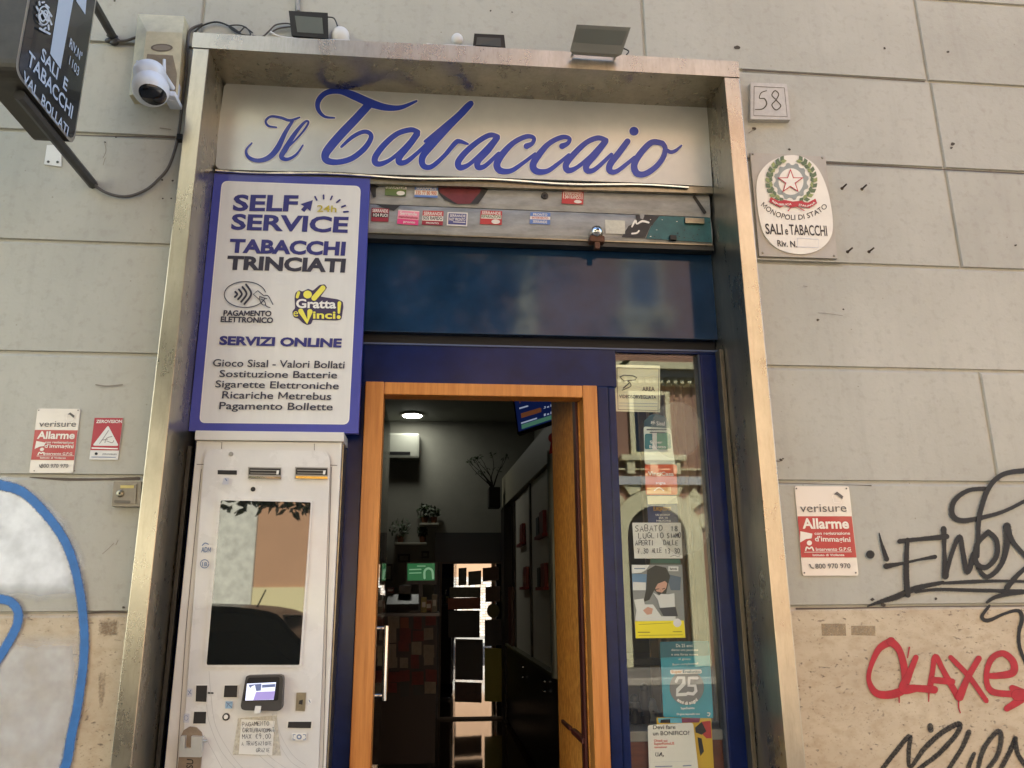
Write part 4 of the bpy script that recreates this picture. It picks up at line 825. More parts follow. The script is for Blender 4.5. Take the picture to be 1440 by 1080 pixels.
# ------------------------------------------------------------------ signs on the wall
def alarm_sign(oz, quad, red, T, lab, dy=0):
    pts = [(oz[0]+p[0]/oz[2], oz[1]+p[1]/oz[2]) for p in quad]
    t = thing('alarm_sign', U(*pts[3], -.004), lab, 'alarm sign', 'alarm company plates beside the entrance')
    g = Geo(); AW = M('alarm plate enamel', '#d8cdbc', .22, coat=.4, ior=1.6); plate(g, rpoly(pts, 3), -.006, .005, AW); g.build('plate', t)
    I = Ink(on(-.006), .0012); I.z(*oz); I.poly(red, M('alarm red enamel', '#ab2b2b', .3, coat=.3)); I.build('red_band', t)
    I = Ink(on(-.006), .0022); I.z(*oz); W = M('alarm pale print', '#e2d8c8', .4); G_ = M('alarm grey print', '#5a544e', .5)
    for s, a, b, h, k, bo in T: I.text(s, a, b, h, G_ if k else W, bo)
    sc = (quad[1][0]-quad[0][0])/305; ox, oy = quad[0][0], quad[0][1]; sx = lambda x, y: (ox+(x-150)*sc-(0 if dy == 0 else (y-95)*dy), oy+(y-95)*((quad[3][1]-quad[0][1])/503))
    I.poly([sx(*p) for p in ((182, 348), (250, 362), (245, 388), (214, 392), (180, 412))], W)
    I.poly([sx(*p) for p in oval(233, 414, 15, 14, 12)], W); I.stroke([sx(*p) for p in ((212, 456), (218, 438), (232, 446), (246, 438), (256, 456))], 8*sc, W); I.stroke([sx(205, 466), sx(470, 464)], 3*sc, W)
    I.stroke([sx(*p) for p in ((362, 150), (388, 128), (422, 156), (412, 190), (372, 186), (362, 150))], 3*sc, W, smooth=False); I.poly([sx(*p) for p in ((370, 142), (388, 125), (424, 152), (418, 168), (386, 142))], G_)
    I.stroke([sx(235, 535), sx(244, 552), sx(256, 556)], 7*sc, G_)
    for p in ((160, 108), (441, 108), (205, 582), (494, 582)): I.poly([sx(*q) for q in oval(p[0], p[1], 5, 5, 10)], G_)
    I.build('lettering', t)
alarm_sign((1080, 660, 4), [(150, 95), (455, 95), (510, 598), (195, 598)], [(166, 264), (471, 264), (498, 496), (187, 496)],
  [('verisure', (183, 240), (443, 238), 46, 1, .0), ('Allarme', (195, 332), (457, 332), 55, 0, .03), ('con registrazione', (262, 368), (462, 367), 16, 0, .02), ("d'immagini", (265, 404), (465, 408), 28, 0, .02), ('Intervento G.P.G', (270, 459), (467, 457), 18, 0, .02), ('Istituto di Vigilanza', (252, 488), (430, 487), 12, 0, .02), ('800 970 970', (268, 558), (465, 556), 27, 1, .01)],
  'red and cream alarm plate below a joint, right of the steel surround', 0)
alarm_sign((0, 540, 4), [(212, 138), (452, 140), (408, 500), (163, 500)], [(196, 258), (437, 260), (417, 429), (174, 426)],
  [('verisure', (218, 240), (425, 240), 34, 1, .0), ('Allarme', (207, 307), (418, 308), 40, 0, .03), ('con registrazione', (253, 333), (414, 335), 12, 0, .02), ("d'immagini", (250, 358), (412, 361), 21, 0, .02), ('Intervento G.P.G', (247, 398), (405, 399), 14, 0, .02), ('Istituto di Vigilanza', (225, 419), (370, 420), 9, 0, .02), ('800 970 970', (228, 470), (382, 471), 21, 1, .01)],
  'red and white alarm plate on the left wall above the blue graffiti', .13)
t = thing('warning_sign', U(146, 646, -.004), 'small red warning sign with white triangle, left of the steel surround', 'warning sign')
g = Geo(); oz = (0, 540, 4); plate(g, [(p[0]/4, 540+p[1]/4) for p in ((532, 190), (692, 191), (662, 426), (502, 424))], -.005, .004, PAPER); g.build('plate', t)
I = Ink(on(-.005), .001); I.z(*oz); I.poly([(532, 190), (692, 191), (669, 374), (508, 372)], M('warning red', '#a6303a', .4)); I.poly(rpoly([(608, 232), (668, 348), (520, 346)], 12, 4), PAPER)
for p in ([(560, 335), (585, 300), (610, 262)], [(590, 330), (600, 305), (630, 295)], [(600, 320), (630, 330), (640, 318)], [(575, 315), (605, 310)]): I.stroke(p, 4, M('warning grey', '#8a7f78', .5))
I.text('ZEROVISION', (540, 219), (685, 219), 17, WHT, .02); I.stroke([(518, 360), (660, 364)], 7, WHT, smooth=False); I.poly(oval(541, 392, 9, 8, 10), BLK); I.text('ZEROVISION', (575, 398), (655, 399), 8, BLK, 0); I.stroke([(515, 410), (650, 412)], 3.5, ICB, smooth=False)
I.build('print', t)
# key switch
t = thing('key_switch', U(178, 712, -.01), 'small grey metal key switch box on the left wall near the surround', 'key switch')
g = Geo(); KS = M('grey cast metal', '#7f776a', .45, metal=.5, var=.15, vs=20); pts = [(160, 677), (198.5, 677), (197, 712.5), (157, 712)]
plate(g, pts, -.028, .028, KS); plate(g, [(164, 681), (192, 681), (190.5, 708), (161.5, 708)], -.032, .006, KS); g.build('housing', t)
g = Geo(); c = U(169, 694, -.032); g.lathe((c.x, -.032, c.z), [(.008, -.006), (.013, -.004), (.014, 0)], BRASS, 18, 'y'); g.lathe((c.x, -.032, c.z), [(.002, -.008), (.004, -.007), (.004, -.004)], BLACK, 8, 'y'); g.build('key_cylinder', t)
I = Ink(on(-.032), .001); I.poly([(169.5, 682.5), (188.5, 682.5), (188, 686.5), (169, 686.5)], M('yellowed label', '#bfae66', .5)); I.poly(rpoly([(160.5, 703), (184, 704), (183, 708), (160, 707)], 2, 3), M('dark slot metal', '#5d564a', .5)); I.build('label_strip', t)
# house number
t = thing('house_number', U(1080, 167, -.03), 'square grey stone house number tile 58 right of the surround top', 'house number')
g = Geo(); STO = M('grey marble tile', '#b7b0a4', .5, var=.1, vs=40); q = [(900+p[0]/4, 60+p[1]/4) for p in ((622, 224), (826, 232), (847, 433), (622, 430))]
plate(g, q, -.028, .028, STO); g.build('tile', t)
I = Ink(on(-.028), .001); I.z(900, 60, 4); ENG = M('engraved line', '#6d665a', .7); ENG2 = M('engraved figure', '#57503f', .7)
I.stroke([(642, 246), (812, 254), (828, 416), (640, 410), (642, 246)], 4, ENG, smooth=False)
I.stroke([(712, 270), (682, 282), (672, 312), (700, 315), (712, 345), (690, 372), (648, 376)], [4, 5, 5, 6, 8, 7, 4], ENG2); I.stroke([(765, 320), (742, 295), (760, 270), (780, 290), (765, 322), (742, 350), (765, 378), (792, 355), (765, 322)], 6, ENG2)
I.build('engraved_number', t)
# tobacco licence plaque
t = thing('licence_plaque', U(1120, 360, -.02), 'oval white enamel state tobacco plaque on a grey backing plate', 'plaque')
oz = (1040, 190, 6); zq = lambda p: (1040+p[0]/6, 190+p[1]/6)
g = Geo(); PB = M('grey painted plate', '#aaa192', .6, var=.08, vs=10); plate(g, [zq(p) for p in ((90, 146), (724, 182), (828, 1040), (168, 1020))], -.018, .016, PB); g.build('backing_plate', t)
ov = spline([(430, 168), (290, 205), (190, 290), (145, 400), (148, 560), (175, 740), (222, 860), (320, 955), (450, 998), (580, 998), (690, 955), (765, 870), (788, 770), (775, 620), (735, 440), (660, 280), (560, 195)], 5, True)
g = Geo(); ENA = M('white enamel', '#dcd6c6', .25, var=.05, vs=8, coat=.4); plate(g, [zq(p) for p in ov], -.024, .007, ENA); g.build('enamel_oval', t)
I = Ink(on(-.024), .001); I.z(*oz); GRY, GRN, GRN2, RBN = M('emblem grey', '#8f9288', .5), M('emblem green', '#5d6b48', .5), M('emblem olive', '#8a9158', .5), M('emblem red', '#b02c30', .45)
teeth = []
for k in range(48):
    a = 2*pi*k/48; rr = 1.0 if (k//2) % 2 else .88; teeth.append((436+150*rr*cos(a)-.04*0, 390+158*rr*sin(a)))
I.poly(teeth, GRY); I.poly(oval(434, 392, 105, 112), ENA)
for s_ in (-1, 1):
    for k in range(11):
        a = radians(100-s_*0) if False else pi/2+s_*(radians(20)+k*radians(13)); cx = 438+188*cos(a); cz = 385+188*sin(a)*1.02
        tx, ty = -sin(a)*s_, cos(a)*s_
        for q in (-1, 1):
            L_ = 62; dx, dy = tx*L_*.8+cos(a)*q*26, ty*L_*.8+sin(a)*q*26
            n1 = (-dy*.34, dx*.34); I.poly([(cx, cz), (cx+dx*.5+n1[0], cz+dy*.5+n1[1]), (cx+dx, cz+dy), (cx+dx*.5-n1[0], cz+dy*.5-n1[1])], GRN if (k+q) % 3 else GRN2)
st = [(430+(118 if k % 2 == 0 else 46)*sin(2*pi*k/10), 392-(112 if k % 2 == 0 else 44)*cos(2*pi*k/10)) for k in range(10)]
I.poly(st, RBN); I.poly([(430+(p[0]-430)*.8, 392+(p[1]-392)*.8) for p in st], ENA)
I.poly([(262, 522), (330, 555), (400, 548), (370, 600), (345, 610), (250, 562)], RBN); I.poly([(640, 535), (580, 568), (500, 560), (520, 605), (590, 615), (655, 575)], RBN); I.poly([(370, 545), (450, 560), (530, 552), (540, 590), (450, 610), (375, 590)], RBN); I.stroke([(440, 600), (410, 640)], 8, RBN); I.stroke([(480, 600), (545, 635)], 8, RBN)
I.text('REPVBBLICA', None, None, 16, ENA, .02, path=[(272, 560), (330, 592), (440, 590)]); I.text('ITALIANA', None, None, 16, ENA, .02, path=[(500, 595), (580, 604), (642, 572)])
I.build('emblem', t)
I = Ink(on(-.024), .001); I.z(*oz); PD = M('plaque dark letter', '#3a332c', .5)
I.text('MONOPOLI DI STATO', None, None, 42, PD, .008, path=[(178, 595), (270, 668), (380, 708), (470, 715), (560, 705), (660, 668), (745, 608)])
I.text('SALI', (222, 832), (368, 838), 84, PD, .02); I.text('e', (388, 838), (412, 838), 66, PD, .02); I.text('TABACCHI', (425, 838), (742, 850), 84, PD, .015)
I.text('Riv. N.', (322, 936), (488, 946), 50, PD, .02); I.stroke([(490, 868), (666, 880), (664, 950), (488, 942), (490, 868)], 5, ICG, smooth=False); I.build('lettering', t)
for p in ((112, 160), (698, 190), (196, 992), (798, 1018)): g = Geo(); c = U(*zq(p), -.018); g.ball(c, (.006, .004, .006), BRASS, 8); g.build('screw', t)
g = Geo(); a_, b_ = U(*zq((140, 1035)), -.01), U(*zq((840, 1060)), -.01); g.box(a_.x, b_.x+.02, -.012, 0, b_.z-.008, a_.z-.003, PLASTER, .002); g.build('ledge', t)
# four bolts sticking out of the wall right of the plaque
WB = M('rusty bolt', '#4d4236', .6, metal=.5)
for k, (px, py) in enumerate([(1187, 262), (1215, 263), (1195, 351), (1225, 351)]):
    c = U(px-3, py+3, 0); g = Geo(); g.cyl(c+Vector((0, .012, 0)), c+Vector((.004, -.034, .003)), .0042, WB, 8); g.lathe((c.x, 0, c.z), [(.007, -.003), (.008, 0)], WB, 10, 'y')
    g.build('wall_bolt', base=c, label=['upper left of four rusty bolts beside the oval plaque, with a bent tip', 'upper right of the four rusty wall bolts beside the oval plaque', 'lower left of the four rusty wall bolts beside the oval plaque', 'lower right of the four rusty wall bolts beside the oval plaque'][k], cat='bolt', group='bolts beside the plaque')

# ------------------------------------------------------------------ things on top of the portal and the upper wall
def flood(name, quad, Y, th, lab, glassm, rim, tilt=None):
    t = thing(name, U(sum(p[0] for p in quad)/4, max(p[1] for p in quad), Y), lab, 'floodlight', 'floodlights above the entrance')
    return t
FG = M('floodlight glass', '#6b716e', .12, coat=.4, ior=1.6); FB = M('floodlight black casing', '#1d1d1f', .4)
def flood2(quad, inner, Y, dep, lab, casing, gm, yt=0):
    # casing whose front is tilted downwards: the top edge stands yt further out than the bottom edge
    q = [U(p[0], p[1], Y-(yt if k < 2 else 0)) for k, p in enumerate(quad)]; ii = [U(p[0], p[1], Y-(yt if k < 2 else 0)-.004) for k, p in enumerate(inner)]
    t = thing('floodlight', (sum(p.x for p in q)/4, Y, min(p.z for p in q)), lab, 'floodlight', 'floodlights above the entrance')
    g = Geo(); back = [(p+Vector((0, dep, 0))) for p in q]; cx = sum((p for p in back), Vector())/4; back = [cx+(p-cx)*.8 for p in back]
    g.add(q+back, [[0, 1, 2, 3], [7, 6, 5, 4], [0, 4, 5, 1], [1, 5, 6, 2], [2, 6, 7, 3], [3, 7, 4, 0]], casing); g.build('casing', t)
    g = Geo(); g.prism(ii, Vector((0, .003, 0)), gm); g.build('glass', t)
    g = Geo(); a, b = q[3], q[2]; mid = (a+b)/2; g.tube([(a.x+.02, a.y+dep*.5, a.z+.02), (a.x+.02, -.0, 3.99), (b.x-.02, -.0, 3.99), (b.x-.02, b.y+dep*.5, b.z+.02)], .006, casing, 6); g.build('bracket', t)
    return t
flood2([(406, 15), (461, 18), (462, 54), (410, 50)], [(414.5, 22), (453, 25), (455, 47.5), (418, 45)], -.06, .05, 'black floodlight with pale glass, nearest the left end of the surround top', FB, FG, .02)
t = flood2([(667, 47), (709, 49), (711, 67.5), (665, 64.5)], [(671, 52), (704, 53.5), (705, 66), (669, 63)], -.07, .06, 'small low black floodlight in the middle of the surround top', FB, M('dark floodlight glass', '#4c4f52', .15, coat=.4), .01)
flood2([(811, 34.5), (887, 38.5), (874, 77), (801.5, 72)], [(814, 40), (882, 43.5), (871, 72.5), (806, 68)], -.12, .04, 'large flat grey floodlight tilted down near the right of the surround top', M('grey floodlight rim', '#8a8a82', .4), M('grey floodlight face', '#85887f', .4), .10)
WP = M('old white plastic', '#d2cec4', .4)
c = U(478, 47, -.04); g = Geo(); g.ball(c+Vector((0, .01, -.005)), (.042, .03, .046), WP, 18); g.box(c.x-.3+.19, c.x+.06, -.06, -.0, 3.985, 3.994, WP, .003)
g.build('junction_box', base=(c.x, c.y, 3.99), label='white rounded junction box right behind the leftmost floodlight', cat='junction box')
c = U(643, 55.5, -.04); g = Geo(); g.ball(c, (.027, .022, .03), WP, 18); g.build('sensor', base=(c.x, c.y, 3.99), label='small round white sensor beside the low middle floodlight', cat='sensor')
def cable(pts, r, lab, m=CABLE, Y=-.012):
    P3 = [U(p[0], p[1], Y if len(p) < 3 else p[2]) for p in pts]; P3 = spline(P3, 6)
    g = Geo(); g.tube(P3, r, m, 7); g.build('cable', base=P3[0], label=lab, cat='cable', group='loose cables round the surround')
cable([(285, 34), (268, 42), (264, 60), (262, 100), (256, 150), (250, 195), (238, 233), (222, 253), (205, 267), (180, 276), (155, 273), (135, 262), (112, 238), (104, 222)], .0062, 'grey cable hanging in a loop from the surround to the blade sign arm')
cable([(272, 47), (285, 36), (305, 31), (325, 38), (338, 47)], .004, 'thin dark wire arching over the left end of the surround', DARK)
cable([(318, 34), (335, 45), (345, 38), (352, 49), (336, 47), (322, 37), (340, 36), (355, 46)], .003, 'tangled thin wires on the left end of the surround', DARK)
cable([(355, 50), (368, 52), (378, 44), (388, 35), (405, 33), (410, 37), (392, 40), (380, 46)], .0035, 'pale looped wire running to the leftmost floodlight')
cable([(380, 45), (395, 52), (430, 56), (470, 57), (492, 57)], .005, 'white cable lying under the leftmost floodlight', WP, -.07)
cable([(461, 24), (470, 26), (475, 38)], .003, 'short wire between the leftmost floodlight and its junction box', DARK, -.03)
cable([(877, 68), (884, 72), (881, 77)], .0035, 'short dark wire at the side of the large grey floodlight', DARK, -.03)
cable([(600, 62), (615, 64), (640, 64), (668, 66)], .004, 'white cable lying beside the small round sensor', WP, -.07)
cable([(200, 52), (190, 53), (178, 57), (165, 58)], .006, 'cable running from the beige alarm box to the upper sign arm', CABLE, -.02)
g = Geo(); a, b = U(417, -20, -.012), U(419.5, 16, -.012); g.tube([a, b], .009, M('grey conduit', '#9a948a', .6), 10); g.build('conduit', base=b, label='thin grey conduit coming down behind the leftmost floodlight', cat='conduit')
# beige alarm box
t = thing('alarm_box', U(228, 150, -.02), 'weathered beige alarm siren box on the wall above the security camera', 'alarm box')
g = Geo(); Q = lambda px, py, Y: U(px, py, Y)
ft = [Q(206, 44, -.10), Q(257, 46, -.10), Q(250, 134, -.10), Q(196, 130, -.10)]; bk = [Q(201, 33, -.0), Q(265, 36, -.0), Q(256, 149, -.0), Q(189, 146, -.0)]
mid = [p*.12+q*.88 for p, q in zip(ft, bk)]; mid = [Vector((q.x, -.06, q.z)) for q in bk]
g.add(bk+mid+ft, [[8, 9, 10, 11]]+[[i, (i+1) % 4, 4+(i+1) % 4, 4+i] for i in range(4)]+[[4+i, 4+(i+1) % 4, 8+(i+1) % 4, 8+i] for i in range(4)], CREAM); g.build('cover', t)
I = Ink(on(-.1), .001); I.poly(oval(227.5, 67, 15.5, 5.5), M('badge rim', '#6a5c46', .5)); I.poly(oval(227.5, 67, 12.5, 3.8), M('badge inside', '#8d7f68', .5)); I.build('badge', t)
I = Ink(on(-.1), .001); I.poly([(207, 76), (243, 78), (249, 104), (247, 131), (198, 129)], M('brown grille', '#8a7a60', .6, var=.2, vs=30)); I.build('grille', t)  # flat brown lower panel on the cover front
# white security camera
t = thing('security_camera', U(244, 140, -.1), 'white dome security camera with two small antennas below the alarm box', 'security camera')
c = U(210.5, 112, -.2); s_ = (c-CAM).length/FPX; fwd = (CAM-c).normalized()
g = Geo(); bm = bmesh.new(); bmesh.ops.create_uvsphere(bm, u_segments=28, v_segments=20, radius=1)
for v in bm.verts:
    k = v.co.z; q = 1/(abs(v.co.x)**3.2+abs(v.co.y)**3.2+abs(k)**3.2+1e-9)**(1/3.2) if k > 0 else 1
    v.co = Vector((v.co.x*18*s_*(q*.93+.07), v.co.y*18*s_*(q*.93+.07), k*(25 if k > 0 else 33)*s_))+c
g.bm(bm, CAMW, True); g.build('body', t)
lc = U(212, 125, -.215); g = Geo(); g.ball(lc, 21*s_, CAMW, 26); g.build('lens_ball', t)
def cap(cc, r, axis, half, m, nm, cut=None):
    g = Geo(); ax = axis.normalized(); e1 = ax.cross(Vector((0, 0, 1))).normalized(); e2 = e1.cross(ax); vs = []; n = 28
    for i in range(9):
        th = half*i/8
        for k in range(n): a = 2*pi*k/n; vs.append(cc+(ax*cos(th)+(e1*cos(a)+e2*sin(a)*(cut or 1))*sin(th)).normalized()*r)
    g.add(vs, [[i*n+k, i*n+(k+1) % n, (i+1)*n+(k+1) % n, (i+1)*n+k] for i in range(8) for k in range(n)], m, True); g.build(nm, t)
cap(lc, 21*s_+.0015, fwd+Vector((.35, 0, -.75)), radians(48), M('camera black window', '#17181a', .08, coat=.5), 'lens_window', .62)
g = Geo(); cw = U(205.5, 96, -.2); cw += fwd*.052; g.ball(cw, (.032, .012, .0125), M('camera black window', '#17181a'), 16); g.build('sensor_window', t)
g = Geo(); a, b = U(193, 86, -.2), U(194, 101, -.2); g.tube([a, b], .0055, CAMW, 8); g.build('antenna', t)
g = Geo(); a, b = U(231, 84, -.18), U(231, 106, -.18); g.tube([a, b], [.006, .0075], CAMW, 8); g.build('antenna', t)
g = Geo(); a, b = U(229, 105, -.16), U(247, 130, -.08); g.tube([a, b], [.014, .01], CAMW, 10); p0, p1 = U(241, 118, -.07), U(251, 134, -.07); g.box(p0.x, p1.x, -.08, -.05, p1.z, p0.z, CAMW, .004); p0, p1 = U(230, 129, -.14), U(247, 137, -.14); g.box(p0.x, p1.x, -.15, -.05, p1.z, p0.z, CAMW, .006); g.build('bracket', t)
g = Geo(); g.tube(spline([U(250, 134, -.09), U(249, 140, -.11), U(240, 141, -.12), U(232, 138, -.12)], 6), .004, CAMW, 6); g.build('camera_lead', t)
g = Geo(); c = U(253, 193.5, -.02); g.box(c.x-.012, c.x+.012, -.03, 0, c.z-.014, c.z+.014, BLACK, .003); g.build('cable_clip', base=c, label='small black clip holding the hanging cable by the surround', cat='cable clip')
# white drilled plate behind the lower sign arm
g = Geo(); plate(g, [(66, 204), (86, 204), (86, 234), (62, 231)], -.006, .006, PAPER)
for p in ((68, 227.5), (81, 228)): c = U(*p, -.006); g.lathe((c.x, -.006, c.z), [(.0055, -.002), (.006, .001)], DARK, 10, 'y')
g.build('wall_plate', base=U(75, 232, -.006), label='small white plate with two dark screws behind the blade sign arm', cat='plate')

# ------------------------------------------------------------------ blade sign
SX = -1.41
bs_ = thing('blade_sign', U(125, 276, 0), 'dark tobacconist blade sign in an aged metal box on two wall arms', 'sign')
yz = lambda px, py: UX(px, py, SX)
ANO = M('aged bronze casing', '#4a463e', .45, metal=.5, var=.3, vs=14, rv=.1); RIM = M('aluminium face rim', '#b8b2a6', .3, metal=.7)
cB = yz(101, 203); cL = yz(22, 112); yr, yl = cB.y, yz(24, 60).y; zb = (cB.z+yz(24, 106).z)/2
yr = yz(106, 190).y-.0; yl = yz(24, 80).y
ztop = zb+.92
outl = rpoly([Vector((0, yl, zb)), Vector((0, yr, zb)), Vector((0, yr, ztop)), Vector((0, yl, ztop))], .05, 6)
g = Geo(); WD = .13; g.prism([Vector((SX, p.y, p.z)) for p in outl], Vector((-WD, 0, 0)), RIM, ANO); g.build('casing', bs_)
inl = rpoly([Vector((0, yl+.014, zb+.014)), Vector((0, yr-.012, zb+.014)), Vector((0, yr-.012, ztop-.014)), Vector((0, yl+.014, ztop-.014))], .042, 6)
g = Geo(); FC = M('black sign face', '#1e2126', .25, coat=.3); g.prism([Vector((SX+.002, p.y, p.z)) for p in inl], Vector((-.0015, 0, 0)), FC); g.build('face', bs_)
I = Ink(onX(SX), .003, .0003); I.z(0, 0, 4); PT = M('pale blue letter', '#b9c4d0', .4)
I.poly([(335, -40), (420, -40), (340, 388), (282, 302)], PT); I.poly([(425, -40), (490, -40), (480, 82), (430, 8)], PT)
I.text('SALI', (228, 325), (322, 447), 58, PT, .01, upright=False) if False else None
def side_text(t, a, b, h, bold=.012):
    v, f = text_mesh(t, bold); A, B = yz(a[0]/4, a[1]/4), yz(b[0]/4, b[1]/4); x0 = min(p[0] for p in v); x1 = max(p[0] for p in v); d = B-A; I.o += I.st
    I.add([A+d*((p[0]-x0)/(x1-x0))+Vector((I.o, 0, p[1]/CAPH*h)) for p in v], f, PT)
hh = lambda a, b: (yz(a[0]/4, a[1]/4)-yz(b[0]/4, b[1]/4)).length
side_text('SALI  E', (222, 330), (368, 515), hh((222, 330), (235, 268)), .022); side_text('TABACCHI', (145, 356), (396, 668), hh((155, 362), (165, 285)), .02); side_text('VAL. BOLLATI', (118, 455), (372, 770), hh((118, 455), (128, 395)), .016)
side_text('RIV.N°', (382, 262), (450, 350), hh((382, 262), (392, 215)), .01); side_text('1103', (380, 360), (432, 430), hh((380, 360), (390, 315)), .0)
I.build('lettering', bs_)
I = Ink(onX(SX), .003, .0003); I.z(0, 0, 4); EMB = M('white line emblem', '#c2c8cc', .5, var=.3, vs=90)
for a_ in range(10): I.stroke([(248+34*cos(a_*.63)*.9, 85+22*cos(a_*.63)+68*sin(a_*.63)), (248+44*cos(a_*.63+.3), 88+28*cos(a_*.63+.3)+76*sin(a_*.63+.3))], 11, EMB)
I.stroke([(235, 60), (262, 90), (240, 120), (225, 85), (262, 60), (268, 120), (235, 60)], 9, EMB); I.stroke([(225, 160), (250, 175), (280, 190)], 12, EMB); I.stroke(oval(248, 88, 30, 52, 20), 8, EMB, smooth=False)
I.build('emblem', bs_)
ARMM = M('dark grey steel arm', '#4a4845', .5, metal=.4, var=.2, vs=20)
g = Geo(); g.tube([Vector((SX-.03, yl+.1, zb-.018)), Vector((SX-.03, .0, zb-.018))], .02, ARMM, 8); g.build('arm', bs_)
a2 = yz(165, 63); g = Geo(); zu = UX(167, 66, SX-.03).z; g.tube([Vector((SX-.03, yr-.01, zu)), Vector((SX-.03, .0, zu))], .018, ARMM, 8)
for k in range(5): g.ball(Vector((SX-.03+random.uniform(-.03, .03), -.012, zu+random.uniform(-.03, .01))), (.02, .012, .012), ARMM, 8)
g.build('arm', bs_)

# ------------------------------------------------------------------ posters and cards behind the window pane
GY = .288
def poster(name, lab, cat, Y, quad, mat, paint, oz=(0, 0, 1), r=0, group=None):
    g = Ink(on(Y), .0012, .0003); g.z(*oz); P4 = rpoly(quad, r, 4) if r else quad
    g.prism([U(oz[0]+p[0]/oz[2], oz[1]+p[1]/oz[2], Y) for p in P4], Vector((0, .0015, 0)), mat)
    paint(g); c = U(oz[0]+quad[-1][0]/oz[2], oz[1]+quad[-1][1]/oz[2], Y)
    return g.build(name, base=c, label=lab, cat=cat, group=group)
WG = 'posters and cards in the display window'
def pa(I):
    q = [(286, 222), (640, 232), (632, 585), (295, 575), (286, 222)]; I.stroke(q, 5, INKD, smooth=False)
    I.stroke([(310, 300), (345, 285), (420, 290), (452, 305), (440, 325), (345, 335), (310, 300)], 7, INKD, smooth=False); I.stroke([(375, 335), (395, 350), (400, 380), (330, 412)], 7, INKD); I.stroke([(385, 355), (340, 395)], 10, INKD)
    I.text('AREA', (500, 418), (605, 420), 34, INKD, .01); I.text('VIDEOSORVEGLIATA', (305, 478), (618, 486), 28, INKD, .02)
    for y in (520, 545): I.stroke([(305, y), (625, y+6)], 3, ICB, smooth=False)
poster('surveillance_notice', 'pale yellow square video surveillance notice at the top of the window', 'notice', GY, [(255, 195), (648, 205), (650, 598), (268, 590)], M('pale yellow card', '#d6d2b0', .5), pa, (820, 480, 6), group=WG)
def pc(I):
    I.poly(rpoly([(520, 780), (735, 775), (745, 905), (520, 910)], 16, 4), M('card teal', '#1f6a6e', .4)); I.poly([(600, 765), (715, 770), (715, 912), (640, 912)], M('card green', '#4a8a66', .4)); I.poly([(585, 760), (622, 760), (622, 915), (585, 915)], PAPER)
    I.text('Super', (565, 860), (670, 862), 22, WHT, .02); I.text('Enalotto', (560, 900), (700, 902), 24, WHT, .02); I.stroke([(540, 745), (700, 745)], 10, INKD, smooth=False); I.stroke([(565, 768), (690, 770)], 8, INKD, smooth=False)
poster('promotional_card', 'teal and white rounded card hanging under the round dark tag', 'card', GY+.004, [(510, 718), (740, 735), (775, 1040), (520, 1040)], M('card pale', '#c9cfc0', .5), pc, (820, 480, 6), 22, WG)
def pt_(I):
    I.stroke([(575, 690), (602, 670), (590, 700), (575, 675), (605, 690)], 8, WHT, smooth=False); I.text('Sisal', (620, 708), (690, 710), 32, WHT, .02)
poster('promotional_tag', 'dark teal round topped tag with star, below the surveillance notice', 'tag', GY+.008, [(515, 670), (560, 625), (610, 610), (680, 630), (720, 670), (735, 735), (515, 735)], M('tag dark teal', '#153f48', .4), pt_, (820, 480, 6), 0, WG)
def po(I):
    I.poly([(525, 80), (790, 85), (795, 150), (528, 150)], M('card coral', '#c9583a', .4)); I.text('VinciCasa', (548, 170), (765, 175), 32, WHT, .02); I.text('sogna', (615, 245), (695, 245), 22, WHT, 0); I.poly([(535, 275), (740, 270), (745, 325), (540, 325)], M('card apricot', '#dba873', .4)); I.stroke([(600, 300), (640, 275), (680, 300)], 8, WHT)
poster('promotional_card', 'orange rounded card between the teal card and the navy card', 'card', GY+.004, [(520, 72), (785, 78), (798, 335), (530, 335)], M('card orange', '#c4603e', .4), po, (820, 640, 6), 22, WG)
def pn(I):
    I.text('EUROJACKPOT', (595, 468), (745, 468), 30, M('card gold', '#b98d3a', .4), .02); I.text('UN JACKPOT', (612, 512), (735, 513), 16, WHT, .01); I.text('DA 10', (640, 537), (715, 537), 15, WHT, .01); I.text('MILIONI', (620, 562), (738, 562), 16, WHT, .01)
    I.poly([(540, 345), (788, 345), (800, 408), (545, 415)], M('card cream', '#c6c0a4', .45))
poster('promotional_card', 'navy blue rounded card directly above the handwritten opening note', 'card', GY+.004, [(535, 340), (790, 340), (806, 590), (550, 590)], M('card navy', '#1e2c52', .4), pn, (820, 640, 6), 20, WG)
poster('promotional_card', 'green edged rounded card showing below the handwritten opening note', 'card', GY+.006, [(565, 870), (822, 872), (838, 1240), (570, 1240)], M('card green back', '#3f4f40', .4), lambda I: (I.poly([(570, 878), (820, 880), (824, 910), (570, 908)], M('card bottle', '#2c5b4c', .4))), (820, 640, 6), 20, WG)
def ph(I):
    I.o += .001; MK = M('black marker', '#33302e', .6)
    for t, a, b, h in [('SABATO', (440, 645), (670, 638), 48), ('18', (740, 640), (800, 640), 44), ('LUGLIO', (468, 700), (680, 698), 44), ('SIAMO', (710, 698), (822, 696), 42), ('APERTI', (442, 762), (598, 760), 40), ('DALLE', (680, 758), (800, 758), 40), ('7.30', (460, 832), (550, 828), 40), ('ALLE', (580, 824), (665, 824), 38), ('13.30', (690, 832), (815, 824), 42)]: I.hand(t, a, b, h, MK, 5.2)
    I.stroke([(735, 858), (770, 845), (800, 858), (815, 848)], 3, MK)
poster('handwritten_notice', 'white handwritten opening hours note in the middle of the window', 'notice', GY-.004, [(415, 570), (824, 570), (840, 872), (433, 872)], PAPER, ph, (820, 640, 6), 0, WG)
